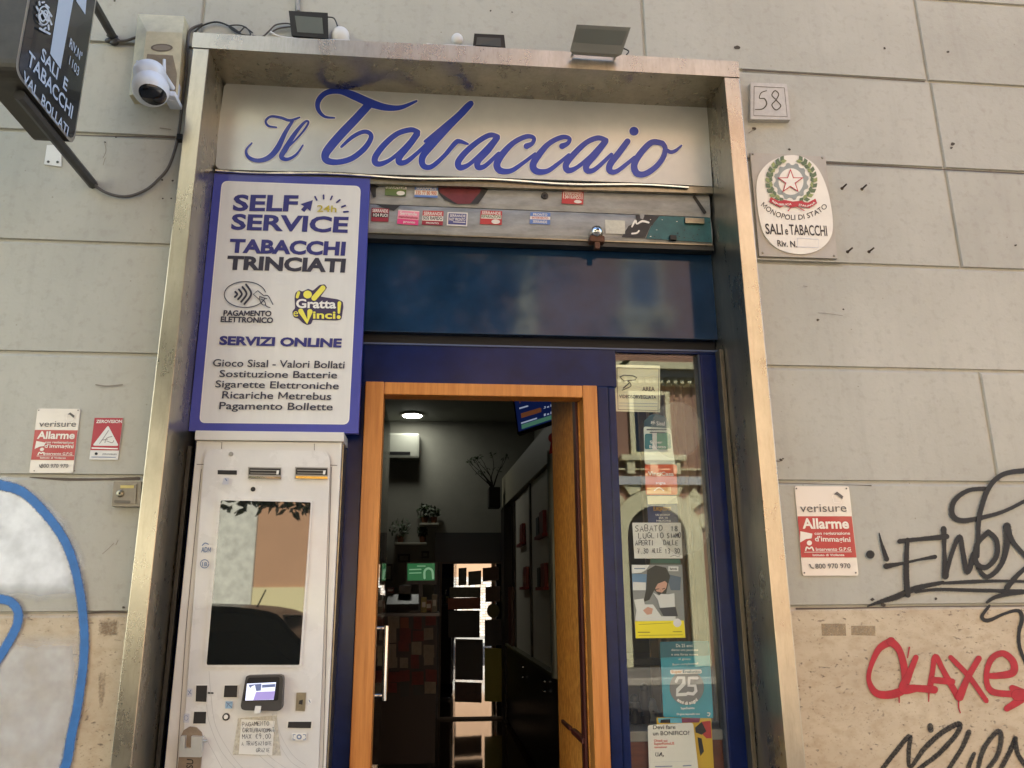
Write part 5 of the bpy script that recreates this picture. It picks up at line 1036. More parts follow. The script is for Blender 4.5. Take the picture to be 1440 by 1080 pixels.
def pw(I):
    H = M('poster dark hair', '#35352c', .5); SK = M('poster skin', '#c99a84', .5); B2 = M('poster sky', '#6a8aa8', .5); W2 = M('poster white', '#d6d6d2', .5); Y2 = M('poster yellow', '#e0d21c', .4)
    I.poly([(412, 160), (545, 165), (530, 300), (418, 300)], B2); I.poly([(420, 230), (530, 235), (528, 300), (420, 300)], W2); I.poly([(700, 160), (825, 190), (820, 300), (740, 300)], M('poster grey blue', '#5a6a78', .5))
    I.poly([(540, 130), (610, 90), (700, 110), (735, 180), (715, 260), (700, 330), (640, 340), (600, 300), (560, 380), (510, 400), (530, 300)], H)
    I.poly([(608, 285), (630, 245), (690, 222), (710, 240), (700, 285), (665, 320), (620, 310)], SK); I.stroke([(615, 292), (640, 288)], 7, H); I.stroke([(668, 290), (690, 284)], 7, H); I.stroke([(655, 295), (658, 312)], 4, M('poster shade', '#9a6a58', .5))
    I.poly([(590, 320), (640, 345), (660, 330), (715, 335), (770, 325), (775, 440), (650, 450), (630, 380)], W2); I.poly([(430, 380), (510, 370), (520, 420), (590, 420), (660, 520), (780, 520), (780, 560), (438, 560), (450, 470)], W2); I.poly([(640, 450), (780, 440), (800, 520), (680, 520)], M('poster dark', '#3e4044', .5)); I.poly([(505, 470), (545, 440), (590, 455), (580, 500), (540, 508)], SK)
    I.poly([(410, 85), (560, 88), (530, 130), (490, 152), (412, 158)], W2); I.stroke([(435, 118), (520, 118)], 9, ICB, smooth=False); I.poly([(720, 98), (804, 100), (804, 140), (718, 138)], W2); I.text('fastweb', (732, 128), (792, 128), 20, BLK, .02)
    I.poly([(438, 562), (850, 555), (864, 700), (444, 706)], Y2); I.poly(oval(795, 575, 34, 36, 20), W2); I.stroke([(470, 590), (740, 575)], 4, M('poster olive', '#8a8420', .5), smooth=False); I.stroke([(465, 655), (560, 655)], 9, M('poster olive', '#8a8420'), smooth=False); I.stroke([(760, 650), (830, 650)], 7, M('poster olive', '#8a8420'), smooth=False); I.stroke([(470, 682), (840, 676)], 4, M('poster olive', '#8a8420'), smooth=False)
poster('advertising_poster', 'poster of a long haired woman above a bright yellow band', 'poster', GY, [(408, 85), (836, 85), (864, 702), (440, 706)], M('poster grey', '#8a8c8a', .5), pw, (820, 780, 6), 0, WG)
def p25(I):
    G2 = M('poster grey disc', '#6b6a66', .4); T2 = M('poster deep teal', '#185a66', .4); I.poly([(650, 15), (1060, 10), (1065, 130), (652, 150)], T2)
    for t, a, b, h in [('Da 25 anni', (785, 60), (925, 60), 26), ('diamo una passione', (745, 92), (970, 92), 18), ('e una forza nuova', (745, 130), (970, 130), 18), ('al gioco', (805, 168), (905, 168), 17), ('Buon compleanno!', (755, 215), (970, 205), 17)]: I.text(t, a, b, h, WHT, .0)
    I.poly(oval(875, 400, 145, 148, 32), G2); I.poly(rpoly([(732, 252), (998, 248), (1002, 282), (738, 290)], 14, 3), WHT); I.text('Super', (745, 278), (835, 277), 22, M('poster amber', '#c48a3a', .4), .02); I.text('Enalotto', (842, 278), (992, 276), 24, T2, .02)
    D = M('poster silver digit', '#cfcdc8', .35); I.stroke([(785, 350), (800, 318), (850, 318), (850, 370), (800, 420), (792, 462), (868, 458)], [24, 26, 30, 34, 34, 30, 28], D, smooth=False); I.stroke([(960, 320), (895, 320), (892, 385), (945, 385), (952, 430), (930, 455), (885, 450)], 28, D, smooth=False)
    I.text('anni di sogni', None, None, 26, WHT, .03, path=[(790, 510), (830, 535), (875, 545), (925, 535), (968, 510)]); I.text('SuperEnalotto', (825, 585), (940, 582), 18, WHT, .01); I.text('Chi gioca responsabile vince', (790, 632), (985, 630), 14, WHT, .01); I.stroke([(1050, 615), (1070, 618), (1062, 640), (1052, 638)], 6, WHT)
poster('advertising_poster', 'turquoise poster with large silver 25 in a grey disc', 'poster', GY-.002, [(648, 15), (1062, 8), (1100, 660), (678, 652)], M('poster turquoise', '#1f8898', .35, var=.12, vs=4), p25, (820, 900, 6), 18, WG)
def pb(I):
    I.text('Devi fare', (590, 752), (780, 750), 32, INKD, .01); I.text('un BONIFICO?', (590, 805), (898, 800), 34, INKD, .01); CR_ = M('coral print', '#c9564e', .5); I.text('Chiedi qui', (598, 858), (712, 858), 18, CR_, .02); I.text('SuperPuntoLIS', (598, 885), (770, 882), 20, CR_, .02); I.text('operazione!', (600, 912), (708, 910), 16, CR_, .02)
    I.stroke([(615, 950), (612, 975), (630, 978), (632, 950)], 5, INKD); I.stroke([(640, 980), (660, 950), (658, 975)], 8, INKD); I.stroke([(668, 970), (680, 978), (670, 985)], 5, INKD); I.stroke([(600, 1030), (915, 1022)], 3, ICG, smooth=False); I.stroke([(610, 1068), (750, 1064)], 8, ICB, smooth=False); I.stroke([(845, 1062), (910, 1058)], 9, ICB, smooth=False)
poster('leaflet', 'white bank transfer leaflet at the bottom of the window', 'leaflet', GY-.004, [(545, 718), (928, 698), (985, 1200), (560, 1200)], PAPER, pb, (820, 900, 6), 22, WG)
def pm(I):
    for pts, m in [([(1000, 690), (1075, 680), (1085, 830), (1040, 830), (1010, 800)], SR), ([(945, 740), (1000, 690), (1040, 770), (1000, 800), (950, 780)], BLK), ([(965, 820), (1000, 830), (1020, 940), (990, 980), (975, 900)], BLK), ([(630, 660), (830, 655), (835, 700), (640, 700)], M('comic sky', '#5aa0b4', .5)), ([(830, 660), (990, 655), (980, 695), (835, 698)], M('comic plum', '#7a3450', .5)), ([(655, 672), (735, 668), (735, 700), (650, 700)], BLK)]: I.poly(pts, m)
poster('magazine', 'colourful yellow and red magazine behind the bank transfer leaflet', 'magazine', GY+.004, [(620, 655), (1080, 650), (1110, 1200), (640, 1200)], M('comic yellow', '#c9a52a', .5), pm, (820, 900, 6), 0, WG)
for k, (cx, cz, rx, ry, lab) in enumerate([(951, 605, 36, 40, 'upper of two large round translucent decals on the window'), (962, 739, 36, 42, 'lower of two large round translucent decals on the window')]):
    I = Ink(on(.283), .0005); I.poly(oval(cx, cz, rx, ry, 36), FILM); I.build('window_decal', base=U(cx, cz, .283), label=lab, cat='decal', group='round decals on the window')
# display inside the window: beige curtain, wooden ledge, small toys
CURT = M('beige display curtain', '#8a7a60', .8, var=.2, vs=5)
g = Geo(); n = 26; xs = [1.0+.30*i/n for i in range(n+1)]
vs = [(x, .50+.02*sin(i*1.7)+.1*(1-i/n), z) for z in (.4, 2.6) for i, x in enumerate(xs)]; g.add(vs, [[i, i+1, n+2+i, n+1+i] for i in range(n)], CURT, True); g.build('curtain', base=(1.15, .52, .4), label='beige curtain hanging at the right inside the display window', cat='curtain')
LEDW = M('dark reddish wood', '#5a2c18', .4, var=.3, vs=12, stretch=(.3, 3, 3))
ct = thing('display_cabinet', (1.0, .5, 0), 'dark reddish wooden display ledge inside the window', 'display ledge')
zl_ = U(900, 1020, .45).z; g = Geo(); g.box(.80, 1.30, .30, .75, zl_-.04, zl_, M('grey ledge edge', '#77756e', .4), .004); g.build('shelf', ct); g = Geo(); g.box(.80, 1.30, .31, .75, 0.0, zl_-.041, LEDW); g.build('front', ct)
zs = U(900, 925, .6).z; g = Geo(); g.box(.80, 1.30, .55, .9, zs-.03, zs, DARK, .004); g.build('shelf', ct); g = Geo(); g.box(.79, 1.32, .92, .95, .0, 2.6, M('olive grey back board', '#5f5b48', .7, var=.15, vs=4)); g.build('back_board', ct)
for k, (px, h, lab, m) in enumerate([(893, .11, 'small dark toy figure at the left of the display ledge', M('toy black', '#1d1b1a', .4)), (908, .16, 'dark curly toy figure in the middle of the display ledge', M('toy brown', '#2c2520', .5)), (918, .09, 'small grey and black toy beside the turquoise poster', M('toy grey', '#6a6a68', .4))]):
    c = U(px, 1015, .5); g = Geo(); g.lathe((c.x, .5, zl_), [(.02, 0), (.026, h*.15), (.017, h*.45), (.024, h*.6), (.022, h*.78), (.008, h*.9)], m, 14); g.ball((c.x, .5, zl_+h*.9), (.02, .02, .022), m, 12)
    for s_ in (-1, 1): g.tube([(c.x+s_*.015, .5, zl_+h*.6), (c.x+s_*.034, .49, zl_+h*.45), (c.x+s_*.03, .48, zl_+h*.3)], .006, m, 7)
    g.build('toy_figure', base=(c.x, .5, zl_), label=lab, cat='toy', group='toys on the display ledge')

# ------------------------------------------------------------------ inside the shop
t = thing('ceiling_light', UZ(580, 582, ZC), 'lit round white ceiling downlight inside the shop', 'ceiling light')
c = UZ(580, 582, ZC); g = Geo(); g.lathe((c.x, c.y, ZC-.03), [(.14, .0), (.17, .008), (.175, .03)], WP, 28); g.build('rim', t)
g = Geo(); g.lathe((c.x, c.y, ZC-.035), [(.001, 0), (.13, .0), (.135, .006)], M('lit lamp disc', '#f0f2e0', .5, emit='#f6f6ea', es=12), 28); g.build('lamp_disc', t)
BW = YB-.002
ac = thing('air_conditioner', U(560, 645, BW), 'pale wall mounted air conditioner on the back wall', 'air conditioner')
p0, p1 = U(500, 612, BW), U(590, 648, BW); ACM = M('old pale plastic', '#83847a', .5)
g = Geo(); g.box(p0.x, p1.x, BW-.22, BW, p1.z, p0.z, ACM, .03); g.build('body', ac)
g = Geo(); q0, q1 = U(500, 635, BW-.2), U(577, 640, BW-.2); g.box(q0.x, q1.x, BW-.226, BW-.2, q1.z, q0.z, BLACK); g.build('louvre', ac)
def leafball(g, c, r, n, m, s=.03):
    for _ in range(n):
        d = Vector((random.gauss(0, 1), random.gauss(0, 1), random.gauss(0, 1))).normalized()*r*random.random()**.4; p = Vector(c)+d
        a = Vector((random.gauss(0, 1), random.gauss(0, 1), random.gauss(0, 1))).normalized()*s; b = a.orthogonal().normalized()*s*.45
        g.add([p-a, p+b, p+a, p-b], [[0, 1, 2, 3]], m)
LEAFD = M('dark house leaf', '#2c3a1e', .5); POT = M('terracotta pot', '#6e4630', .7); SHW = M('pale shelf board', '#b4b2a2', .5)
def shelf(x0, x1, zpx, lab, plants):
    a, b = U(x0, zpx, BW), U(x1, zpx, BW); g = Geo(); g.box(a.x, b.x, BW-.2, BW, a.z-.03, a.z, SHW, .004); g.build('wall_shelf', base=((a.x+b.x)/2, BW, a.z), label=lab, cat='shelf', group='shelves on the back wall')
    for px, r, pl in plants:
        c = U(px, zpx, BW-.1); t = thing('potted_plant', (c.x, BW-.1, a.z), pl, 'potted plant', 'plants on the back wall shelves'); g = Geo(); g.lathe((c.x, BW-.1, a.z), [(.035, 0), (.05, .09), (.046, .09)], POT, 14); g.build('pot', t); g = Geo(); leafball(g, (c.x, BW-.1, a.z+.09+r*.7), r, 70, LEAFD, .035)
        for k in range(4): g.tube([(c.x, BW-.1, a.z+.08), (c.x+random.uniform(-1, 1)*r, BW-.1, a.z+.1+r*random.uniform(.6, 1.6))], .004, LEAFD, 5)
        g.build('foliage', t)
shelf(590, 617, 737, 'upper pale wall shelf on the back wall of the shop', [(597, .12, 'spiky plant at the left end of the upper wall shelf'), (610, .09, 'low round plant at the right end of the upper wall shelf')])
shelf(556, 600, 764, 'lower pale wall shelf on the back wall of the shop', [(563, .16, 'large drooping plant at the left end of the lower wall shelf'), (594, .08, 'tiny round plant at the right end of the lower wall shelf')])
g = Geo(); p0, p1 = U(612, 749, BW-.05), U(692, 760, BW-.05); g.box(p0.x, p1.x+.25, BW-.05, BW, 0, p0.z, M('dark slate door', '#23262a', .4)); g.build('back_door', base=((p0.x+p1.x)/2, BW-.05, 0), label='dark slate grey panel door in the back wall', cat='door')
# mirrored door standing slightly ajar in front of it
MYW = BW-.16; mh = U(620, 900, MYW).x; ANG = radians(2.9); mw = U(711, 900, MYW).x-mh; mz1, mz0 = U(665, 793, MYW).z, .03
md = thing('mirror_door', (mh, MYW, 0), 'tall mirrored door covered in dark posters at the back of the shop', 'mirror')
rot = lambda x, o=0: Vector((mh+x*cos(ANG)+o*sin(ANG), MYW+x*sin(ANG)*-1+0-o*cos(ANG)*1, 0))
MIR = M('mirror silver', '#9ea4aa', .01, metal=1)
def mslab(g, x0, x1, z0, z1, o0, o1, m, jit=0):
    a, b, c_, d = rot(x0, o0), rot(x1, o0), rot(x1, o1), rot(x0, o1); Z0, Z1 = Vector((0, 0, z0)), Vector((0, 0, z1)); jt = Vector((0, 0, jit)); b, c_ = b+jt, c_+jt
    g.add([a+Z0, b+Z0, c_+Z0, d+Z0, a+Z1, b+Z1, c_+Z1, d+Z1], [[0, 1, 2, 3], [4, 5, 6, 7], [0, 1, 5, 4], [1, 2, 6, 5], [2, 3, 7, 6], [3, 0, 4, 7]], m)
g = Geo(); mslab(g, 0, mw, mz0, mz1, 0, .02, MIR); g.build('mirror', md)
g = Geo(); BRN = M('dark brown frame', '#2a1c12', .4)
for x0, x1, z0, z1 in ((-.03, 0, 0, mz1+.03), (mw, mw+.04, 0, mz1+.03), (0, mw, mz1, mz1+.03), (0, mw, 0, mz0)): mslab(g, x0, x1, z0, z1, -.005, .03, BRN)
g.build('frame', md)
MPX = lambda px: (px-620)/(711-620)*mw
OLV = M('poster olive', '#5c5220', .5); PDK = M('poster charcoal', '#1d1c1a', .5); PBR = M('poster brown', '#43281a', .5, var=.4, vs=14); PGO = M('poster ochre green', '#4d4812', .5); PKH = M('poster khaki', '#4b4a38', .5, var=.4, vs=20); PRU = M('poster rust', '#7a3414', .5, var=.3, vs=20)
def mpost(x0, y0, x1, y1, m, lab, round_=False):
    g = Geo(); za, zb_ = U(660, y0, MYW).z, U(660, y1, MYW).z; X0, X1 = MPX(x0), MPX(x1)
    if round_:
        n = 24; cx, cz, rx, rz = (X0+X1)/2, (za+zb_)/2, abs(X1-X0)/2, abs(za-zb_)/2
        g.prism([rot(cx+rx*cos(2*pi*k/n), .024)+Vector((0, 0, cz+rz*sin(2*pi*k/n))) for k in range(n)], Vector((0, .003, 0)), m)
    else: mslab(g, X0, X1, zb_, za, .0205, .024, m, random.uniform(-.018, .018))
    b_ = rot((X0+X1)/2, .02); b_.z = zb_
    g.build('poster', base=b_, label=lab, cat='poster', group='posters stuck on the mirrored door')
for a in [(643.5, 799, 655, 823.5, PKH, 'small dark poster at the top of the mirrored door, left of centre'), (657.5, 804, 676, 823.5, PKH, 'small dark poster at the top middle of the mirrored door'), (678, 799, 701, 818, PBR, 'dark brown poster in the top right corner of the mirrored door'), (631, 825.5, 675, 840, PKH, 'wide khaki poster under the two small dark ones on the mirror'), (629, 841, 675, 857, PRU, 'wide rust red poster band on the mirrored door'), (630, 858, 674, 896, PDK, 'large charcoal poster under the rust red one on the mirror'), (682, 825.5, 703, 847, PBR, 'brown poster above the round sticker on the mirrored door'), (684, 849, 702, 869, PGO, 'round ochre green sticker on the mirrored door'), (681, 872, 707.5, 909, PDK, 'charcoal poster below the round sticker on the mirror'), (640.5, 898, 678.5, 955, PDK, 'tall black poster in the lower middle of the mirrored door'), (640, 958, 677, 986, PBR, 'reddish brown poster at the bottom left of the mirror'), (681, 911, 706, 986, OLV, 'tall olive poster at the lower right of the mirrored door')]:
    mpost(*a, round_='round ochre' in a[-1])
# counter with posters, monitor, till
cn = thing('shop_counter', (-.6, 4.9, 0), 'dark shop counter with pinned red and pale leaflets', 'counter')
cz = U(575, 862, 4.6).z; cx1 = U(614, 900, 4.6).x
g = Geo(); g.box(XL, cx1, 4.6, 5.3, .15, cz-.03, M('counter dark wood', '#2a1a14', .5)); g.build('body', cn); g = Geo(); g.box(XL, cx1+.02, 4.57, 5.33, cz-.03, cz, M('counter top', '#3a3630', .3)); g.build('top', cn)
I = Ink(on(4.6), .003, .0006); LFR = M('leaflet red', '#6a201c', .6, var=.3, vs=30); LFP = M('leaflet pale', '#8a8270', .6, var=.2, vs=30); LFO = M('leaflet orange', '#8a4a2c', .6)
for i in range(5):
    for j in range(6):
        x, y = 527+i*17.5+random.uniform(-2, 2), 866+j*19+random.uniform(-3, 3); ww, hh_ = random.uniform(11, 17), random.uniform(14, 22); sk = random.uniform(-1.5, 1.5)
        I.poly([(x, y), (x+ww, y+sk), (x+ww, y+hh_+sk), (x, y+hh_)], random.choice([LFR, LFR, LFR, LFP, LFO, LFP] if j < 2 else [LFR, LFP, LFP, PDK, LFR]))
I.build('leaflets', cn)
mo = thing('monitor', U(588, 822, 4.75), 'small monitor on the counter showing a green screen', 'monitor')
g = Geo(); plate(g, [(570.5, 790.5), (614.5, 790), (614, 822), (570.5, 822)], 4.75, .05, BLACK); g.build('casing', mo)
I = Ink(on(4.75), .002); SCG = M('green screen', '#0f5a34', .3, emit='#16683c', es=.12); SCL = M('green screen mark', '#7fae86', .3, emit='#7fb08a', es=.11); I.poly([(573, 792.5), (611.5, 792), (611, 816), (573, 816.5)], SCG)
I.stroke([(597, 813), (597, 804), (600, 800), (604, 799.5), (608, 803), (609, 813)], 3, SCL); I.stroke([(576, 801), (592, 800.5)], 1.6, SCL, smooth=False); I.stroke([(576, 806), (592, 805.5)], 1.4, SCL, smooth=False); I.stroke([(587, 796), (598, 796)], 1.3, SCL, smooth=False); I.build('screen', mo)
g = Geo(); c = U(592, 822, 4.78); g.box(c.x-.02, c.x+.02, 4.76, 4.8, cz, c.z, BLACK); g.box(c.x-.1, c.x+.1, 4.7, 4.9, cz+.001, cz+.02, BLACK); g.build('stand', mo)
tl = thing('till', U(566, 862, 4.85), 'dark cash till on the counter left of the monitor', 'till')
a, b = U(545, 836, 4.85), U(589, 862, 4.85); g = Geo(); g.prism([(a.x, 4.7, cz+.002), (a.x, 5.1, cz+.002), (a.x, 5.1, a.z), (a.x, 4.95, a.z), (a.x, 4.72, cz+.08)], Vector((b.x-a.x, 0, 0)), BLACK); g.build('body', tl); g = Geo(); g.box(a.x+.1, b.x-.08, 4.98, 5.02, a.z+.002, a.z+.09, DARK, .005); g.build('display', tl)
# small stock on the counter and pictures on the back wall
for k, (px, py, w_, h_, Y, col, lab) in enumerate([(535, 858, 13, 20, 4.72, '#6e6a5a', 'tall pale carton at the left end of the counter'), (601, 861, 12, 17, 4.7, '#7a4a2c', 'brown carton under the green monitor on the counter'), (611, 861, 7, 25, 4.75, '#8a8672', 'slim pale display stand at the right end of the counter'), (549, 834, 10, 8, 5.0, '#5a1f1c', 'dark red packet stacked on the till'), (596, 846, 8, 6, 4.66, '#9a8f50', 'small ochre box in front of the monitor')]):
    a, b = U(px-w_/2, py-h_, Y), U(px+w_/2, py, Y); bz0 = cz+.001 if py > 840 else b.z
    g = Geo(); g.box(a.x, b.x, Y, Y+.14, bz0, a.z, M('stock '+col, col, .5, var=.3, vs=25), .004); g.box(a.x+.01, b.x-.01, Y-.002, Y, bz0+(a.z-bz0)*.35, bz0+(a.z-bz0)*.7, PAPER)
    g.build('stock_box', base=((a.x+b.x)/2, Y+.07, bz0), label=lab, cat='box', group='stock on the counter')
for k, (px, py, w_, h_, lab) in enumerate([(545, 805, 14, 24, 'dark tall hanging ornament at the left of the back wall'), (568, 785, 17, 12, 'framed pale picture above the green monitor'), (598, 780, 11, 10, 'small framed picture right of the lower shelf')]):
    a, b = U(px-w_/2, py-h_/2, BW), U(px+w_/2, py+h_/2, BW); g = Geo(); g.box(a.x, b.x, BW-.03, BW, b.z, a.z, M('picture frame dark', '#2a241c', .5), .006); g.box(a.x+.03, b.x-.03, BW-.033, BW-.03, b.z+.03, a.z-.03, M('picture print', '#6a6a58', .5, var=.5, vs=14)); g.build('picture', base=((a.x+b.x)/2, BW, b.z), label=lab, cat='picture', group='pictures on the back wall')
# right hand wall unit
wu = thing('wall_unit', (1.2, 4.5, 0), 'long right hand wall unit with pale panels over black drawers', 'cabinet')
FX = 1.0; PPL = M('pale unit panel', '#d6d0c2', .5); UD = M('unit black', '#1c1713', .3); UB = M('unit brown edge', '#4a2416', .4)
g = Geo(); g.prism([(FX, 3.3, 2.72), (FX, 3.3, 3.05), (FX, 8.3, 3.25), (FX, 8.3, 2.83)], Vector((.45, 0, 0)), M('unit fascia', '#8a8470', .55)); g.build('fascia', wu)
g = Geo(); g.box(FX, XRW, 3.25, 8.3, .06, .955, UD); g.build('base_cabinet', wu); g = Geo(); g.box(FX-.02, XRW, 3.25, 8.3, .957, .985, M('unit worktop', '#6e6a52', .4)); g.build('worktop', wu)
for y0, y1 in ((3.98, 5.28), (5.36, 6.9)):
    g = Geo(); g.box(1.05, 1.09, y0, y1, .986, 2.76, PPL); g.build('back_panel', wu); g = Geo(); g.box(1.03, 1.1, y1+.005, y1+.075, .986, 2.76, UD); g.build('upright', wu)
g = Geo(); g.box(1.08, XRW, 6.98, 8.3, .986, 2.83, UD); g.build('dark_shelving', wu); g = Geo(); g.box(FX+.005, FX+.06, 7.1, 7.5, .06, 1.7, UB); g.build('brown_panel', wu)
for px, py in ((735, 937), (735, 951), (765, 957), (766, 971)):
    c = UX(px, py, FX-.02); g = Geo(); g.tube([(FX-.025, c.y-.07, c.z), (FX-.025, c.y+.07, c.z)], .009, CHROME, 6); g.tube([(FX-.025, c.y-.06, c.z), (FX, c.y-.06, c.z)], .006, CHROME, 6); g.tube([(FX-.025, c.y+.06, c.z), (FX, c.y+.06, c.z)], .006, CHROME, 6); g.build('drawer_handle', wu)
g = Geo(); c = UX(777, 700, FX-.04); g.tube([(c.x, c.y, .986), (c.x, c.y, 2.74)], .04, M('grey post', '#9a9b92', .35, metal=.2), 16); g.build('end_post', wu)
for px, py, m2, lab in [(735, 768, PAPER, 'red boxed packets hanging at the top of the farther pale unit panel'), (763, 757, PDK, 'red and dark packets at the top of the nearer pale unit panel'), (740, 829, PAPER, 'small red rack with white packets on the farther pale unit panel'), (765, 830, PDK, 'red strip rack with pink and dark packets on the nearer pale unit panel')]:
    c = UX(px, py, 1.045); g = Geo(); g.box(1.0, 1.048, c.y-.3, c.y+.28, c.z, c.z+.03, M('red strip', '#8e1f1c', .45)); g.box(1.01, 1.047, c.y-.28, c.y-.03, c.z+.031, c.z+.24, M('packet red', '#7d1c1c', .4), .004); g.box(1.01, 1.046, c.y+.04, c.y+.22, c.z+.031, c.z+.21, m2, .004); g.build('packet_rack', base=(1.03, c.y, c.z), label=lab, cat='packet rack', group='packet racks on the wall unit')
cb = thing('tall_cabinet', (.78, 7.9, 0), 'tall dark narrow cabinet with a round dial beside the mirrored door', 'cabinet')
g = Geo(); a, b = U(673, 715, 7.7), U(706, 715, 7.7); g.box(max(a.x, mh+mw+.06), FX-.03, 7.7, 8.15, 0, U(690, 712, 7.7).z, M('cabinet near black', '#17130f', .5), .01); g.build('body', cb)
a = U(687, 686, 7.9); b = U(703, 712, 7.9); g = Geo(); g.box(a.x, b.x, 7.8, 8.1, U(690, 712, 7.7).z+.002, a.z, M('planter dark', '#1c1814', .6), .01); g.build('planter', base=((a.x+b.x)/2, 7.9, b.z), label='dark square planter on top of the tall narrow cabinet', cat='planter')
bp_ = thing('branch_plant', (a.x+.06, 7.9, a.z), 'bare branching plant growing from the dark planter', 'plant'); g = Geo()
for k in range(9):
    p = Vector((a.x+.06, 7.9, a.z-.02)); pts = [p.copy()]; d = Vector((random.uniform(-.7, .35), random.uniform(-.2, .2), 1))
    for _ in range(5): d += Vector((random.uniform(-.4, .3), 0, random.uniform(-.2, .2))); p = p+d.normalized()*.1; pts.append(p.copy())
    g.tube(pts, [.009, .008, .007, .005, .004, .003], M('dark twig', '#1c1712', .8), 5); leafball(g, pts[-1], .05, 6, LEAFD, .03); leafball(g, pts[3], .05, 4, LEAFD, .025)
g.build('branches', bp_)
# screen hung under the ceiling and a red ribbon
tv = thing('hanging_screen', (1.0, 2.6, 2.9), 'blue information screen with orange rows hung near the shop ceiling', 'screen')
q = [U(720, 548, 2.2), U(801, 546, 2.05), U(771, 601, 2.05), U(728, 612, 2.2)]; q = [U(719, 545, 2.2), U(795, 540, 1.9), U(790, 590, 1.9), U(728, 611, 2.2)]
q[1].z = q[0].z+.02; g = Geo(); g.prism([p+Vector((0, .004, 0)) for p in q], Vector((.02, .05, 0)), BLACK); g.build('casing', tv)
sq = lambda u, v: q[0]*(1-u)*(1-v)+q[1]*u*(1-v)+q[2]*u*v+q[3]*(1-u)*v
TB, TO, TW, TG = [M(n_, c_, .4, emit=c_, es=e_) for n_, c_, e_ in (('lit blue field', '#1c2c66', .05), ('lit orange row', '#8a5436', .06), ('lit white text row', '#b9c6e0', .08), ('lit green row', '#5a9078', .07))]
g = Geo(); lay = [0]
def tq(u0, v0, u1, v1, m): lay[0] += .0007; g.add([sq(u, v)+Vector((0, -lay[0], 0)) for u, v in ((u0, v0), (u1, v0), (u1, v1), (u0, v1))], [[0, 1, 2, 3]], m)
tq(.03, .03, .97, .95, TB)
for r in range(5):
    v = .12+r*.16
    if r in (1, 3): tq(.12, v, .55, v+.1, TO)
    else: tq(.1, v+.03, .45, v+.06, TW)
    for c_ in range(5): tq(.6+c_*.07, v+.02*(c_ % 2), .64+c_*.07, v+.05, TW)
tq(.1, .84, .95, .93, TG); g.build('screen', tv)
g = Geo(); g.tube([sq(.5, 0)+Vector((.02, .03, 0)), Vector((sq(.5, 0).x+.02, sq(.5, 0).y+.03, ZC))], .015, BLACK, 8); g.build('ceiling_bracket', tv)
g = Geo(); c = U(778, 622, 2.0); g.ball(c+Vector((0, 0, .03)), (.035, .02, .035), M('red ribbon', '#a01818', .5), 10); g.add([c+Vector((-.012, 0, .02)), c+Vector((.02, 0, .02)), c+Vector((.035, 0, -.12)), c+Vector((.0, 0, -.1))], [[0, 1, 2, 3]], M('red ribbon', '#a01818')); g.add([c+Vector((-.012, .006, .02)), c+Vector((.012, .006, .02)), c+Vector((-.0, .006, -.07)), c+Vector((-.03, .006, -.08))], [[0, 1, 2, 3]], M('red ribbon', '#a01818')); g.build('ribbon', base=c, label='small red ribbon bow hanging by the right shop wall', cat='ribbon')

# ------------------------------------------------------------------ the street behind the viewer (seen in reflections)
TERR = M('terracotta stucco', '#94705c', .85, var=.12, vs=2); CRS = M('cream stone trim', '#d8cfa4', .8, var=.06, vs=5); ORG = M('orange stucco', '#b38a66', .85, var=.05, vs=2); YLB = M('pale yellow stucco', '#d2c592', .85); STW = M('pale rubble stone', '#c9c6b2', .9, var=.25, vs=5, bump=.6, bs=6); DGL = M('dark street window', '#1c2530', .1); SHG = M('slate shutter', '#4a5264', .6)
FYY = -16.0
def bz(py, d=19.4): return 1.6+(837-py)/1100*d
ob = thing('terracotta_building', (8, FYY, -.1), 'terracotta street building with cream trims and arched portal, seen only in reflections', 'building')
g = Geo(); g.box(1.9, 24, FYY-4, FYY, -.2, 17, TERR); g.build('wall', ob)
ARX = (927-608)/1100*19.4; ARW = 43/1100*19.4; AZ = 3.0
def arch(cx, w_, z0, zs, tw, m, y0, y1):
    g = Geo(); n = 20; oi = [(cx-w_, z0)]+[(cx-w_*cos(pi*k/n), zs+w_*sin(pi*k/n)) for k in range(n+1)]+[(cx+w_, z0)]; oo = [(cx-w_-tw, z0)]+[(cx-(w_+tw)*cos(pi*k/n), zs+(w_+tw)*sin(pi*k/n)) for k in range(n+1)]+[(cx+w_+tw, z0)]
    N = len(oi); vs = [(p[0], y1, p[1]) for p in oi]+[(p[0], y1, p[1]) for p in oo]+[(p[0], y0, p[1]) for p in oo]+[(p[0], y0, p[1]) for p in oi]
    fs = [[i, i+1, N+i+1, N+i] for i in range(N-1)]+[[N+i, N+i+1, 2*N+i+1, 2*N+i] for i in range(N-1)]+[[i, i+1, 3*N+i+1, 3*N+i] for i in range(N-1)]; g.add(vs, fs, m); return g, oi
for cx in (ARX, ARX+6, ARX+12):
    g, oi = arch(cx, ARW, -.1, AZ, .42, CRS, FYY, FYY+.14); g.build('arch_surround', ob)
    g = Geo(); g.prism([(p[0], FYY+.02, p[1]) for p in oi], Vector((0, -.01, 0)), M('dark portal door', '#2a2622', .5, var=.3, vs=6)); g.build('portal_door', ob)
    g = Geo()
    for k in range(-3, 4):
        a = pi/2+k*.42; r0, r1 = ARW+.45, ARW+.85; da = .13; g.prism([(cx+r0*cos(a-da), FYY+.001, AZ+r0*sin(a-da)), (cx+r1*cos(a-da), FYY+.001, AZ+r1*sin(a-da)), (cx+r1*cos(a+da), FYY+.001, AZ+r1*sin(a+da)), (cx+r0*cos(a+da), FYY+.001, AZ+r0*sin(a+da))], Vector((0, .10, 0)), CRS)
    g.build('voussoirs', ob)
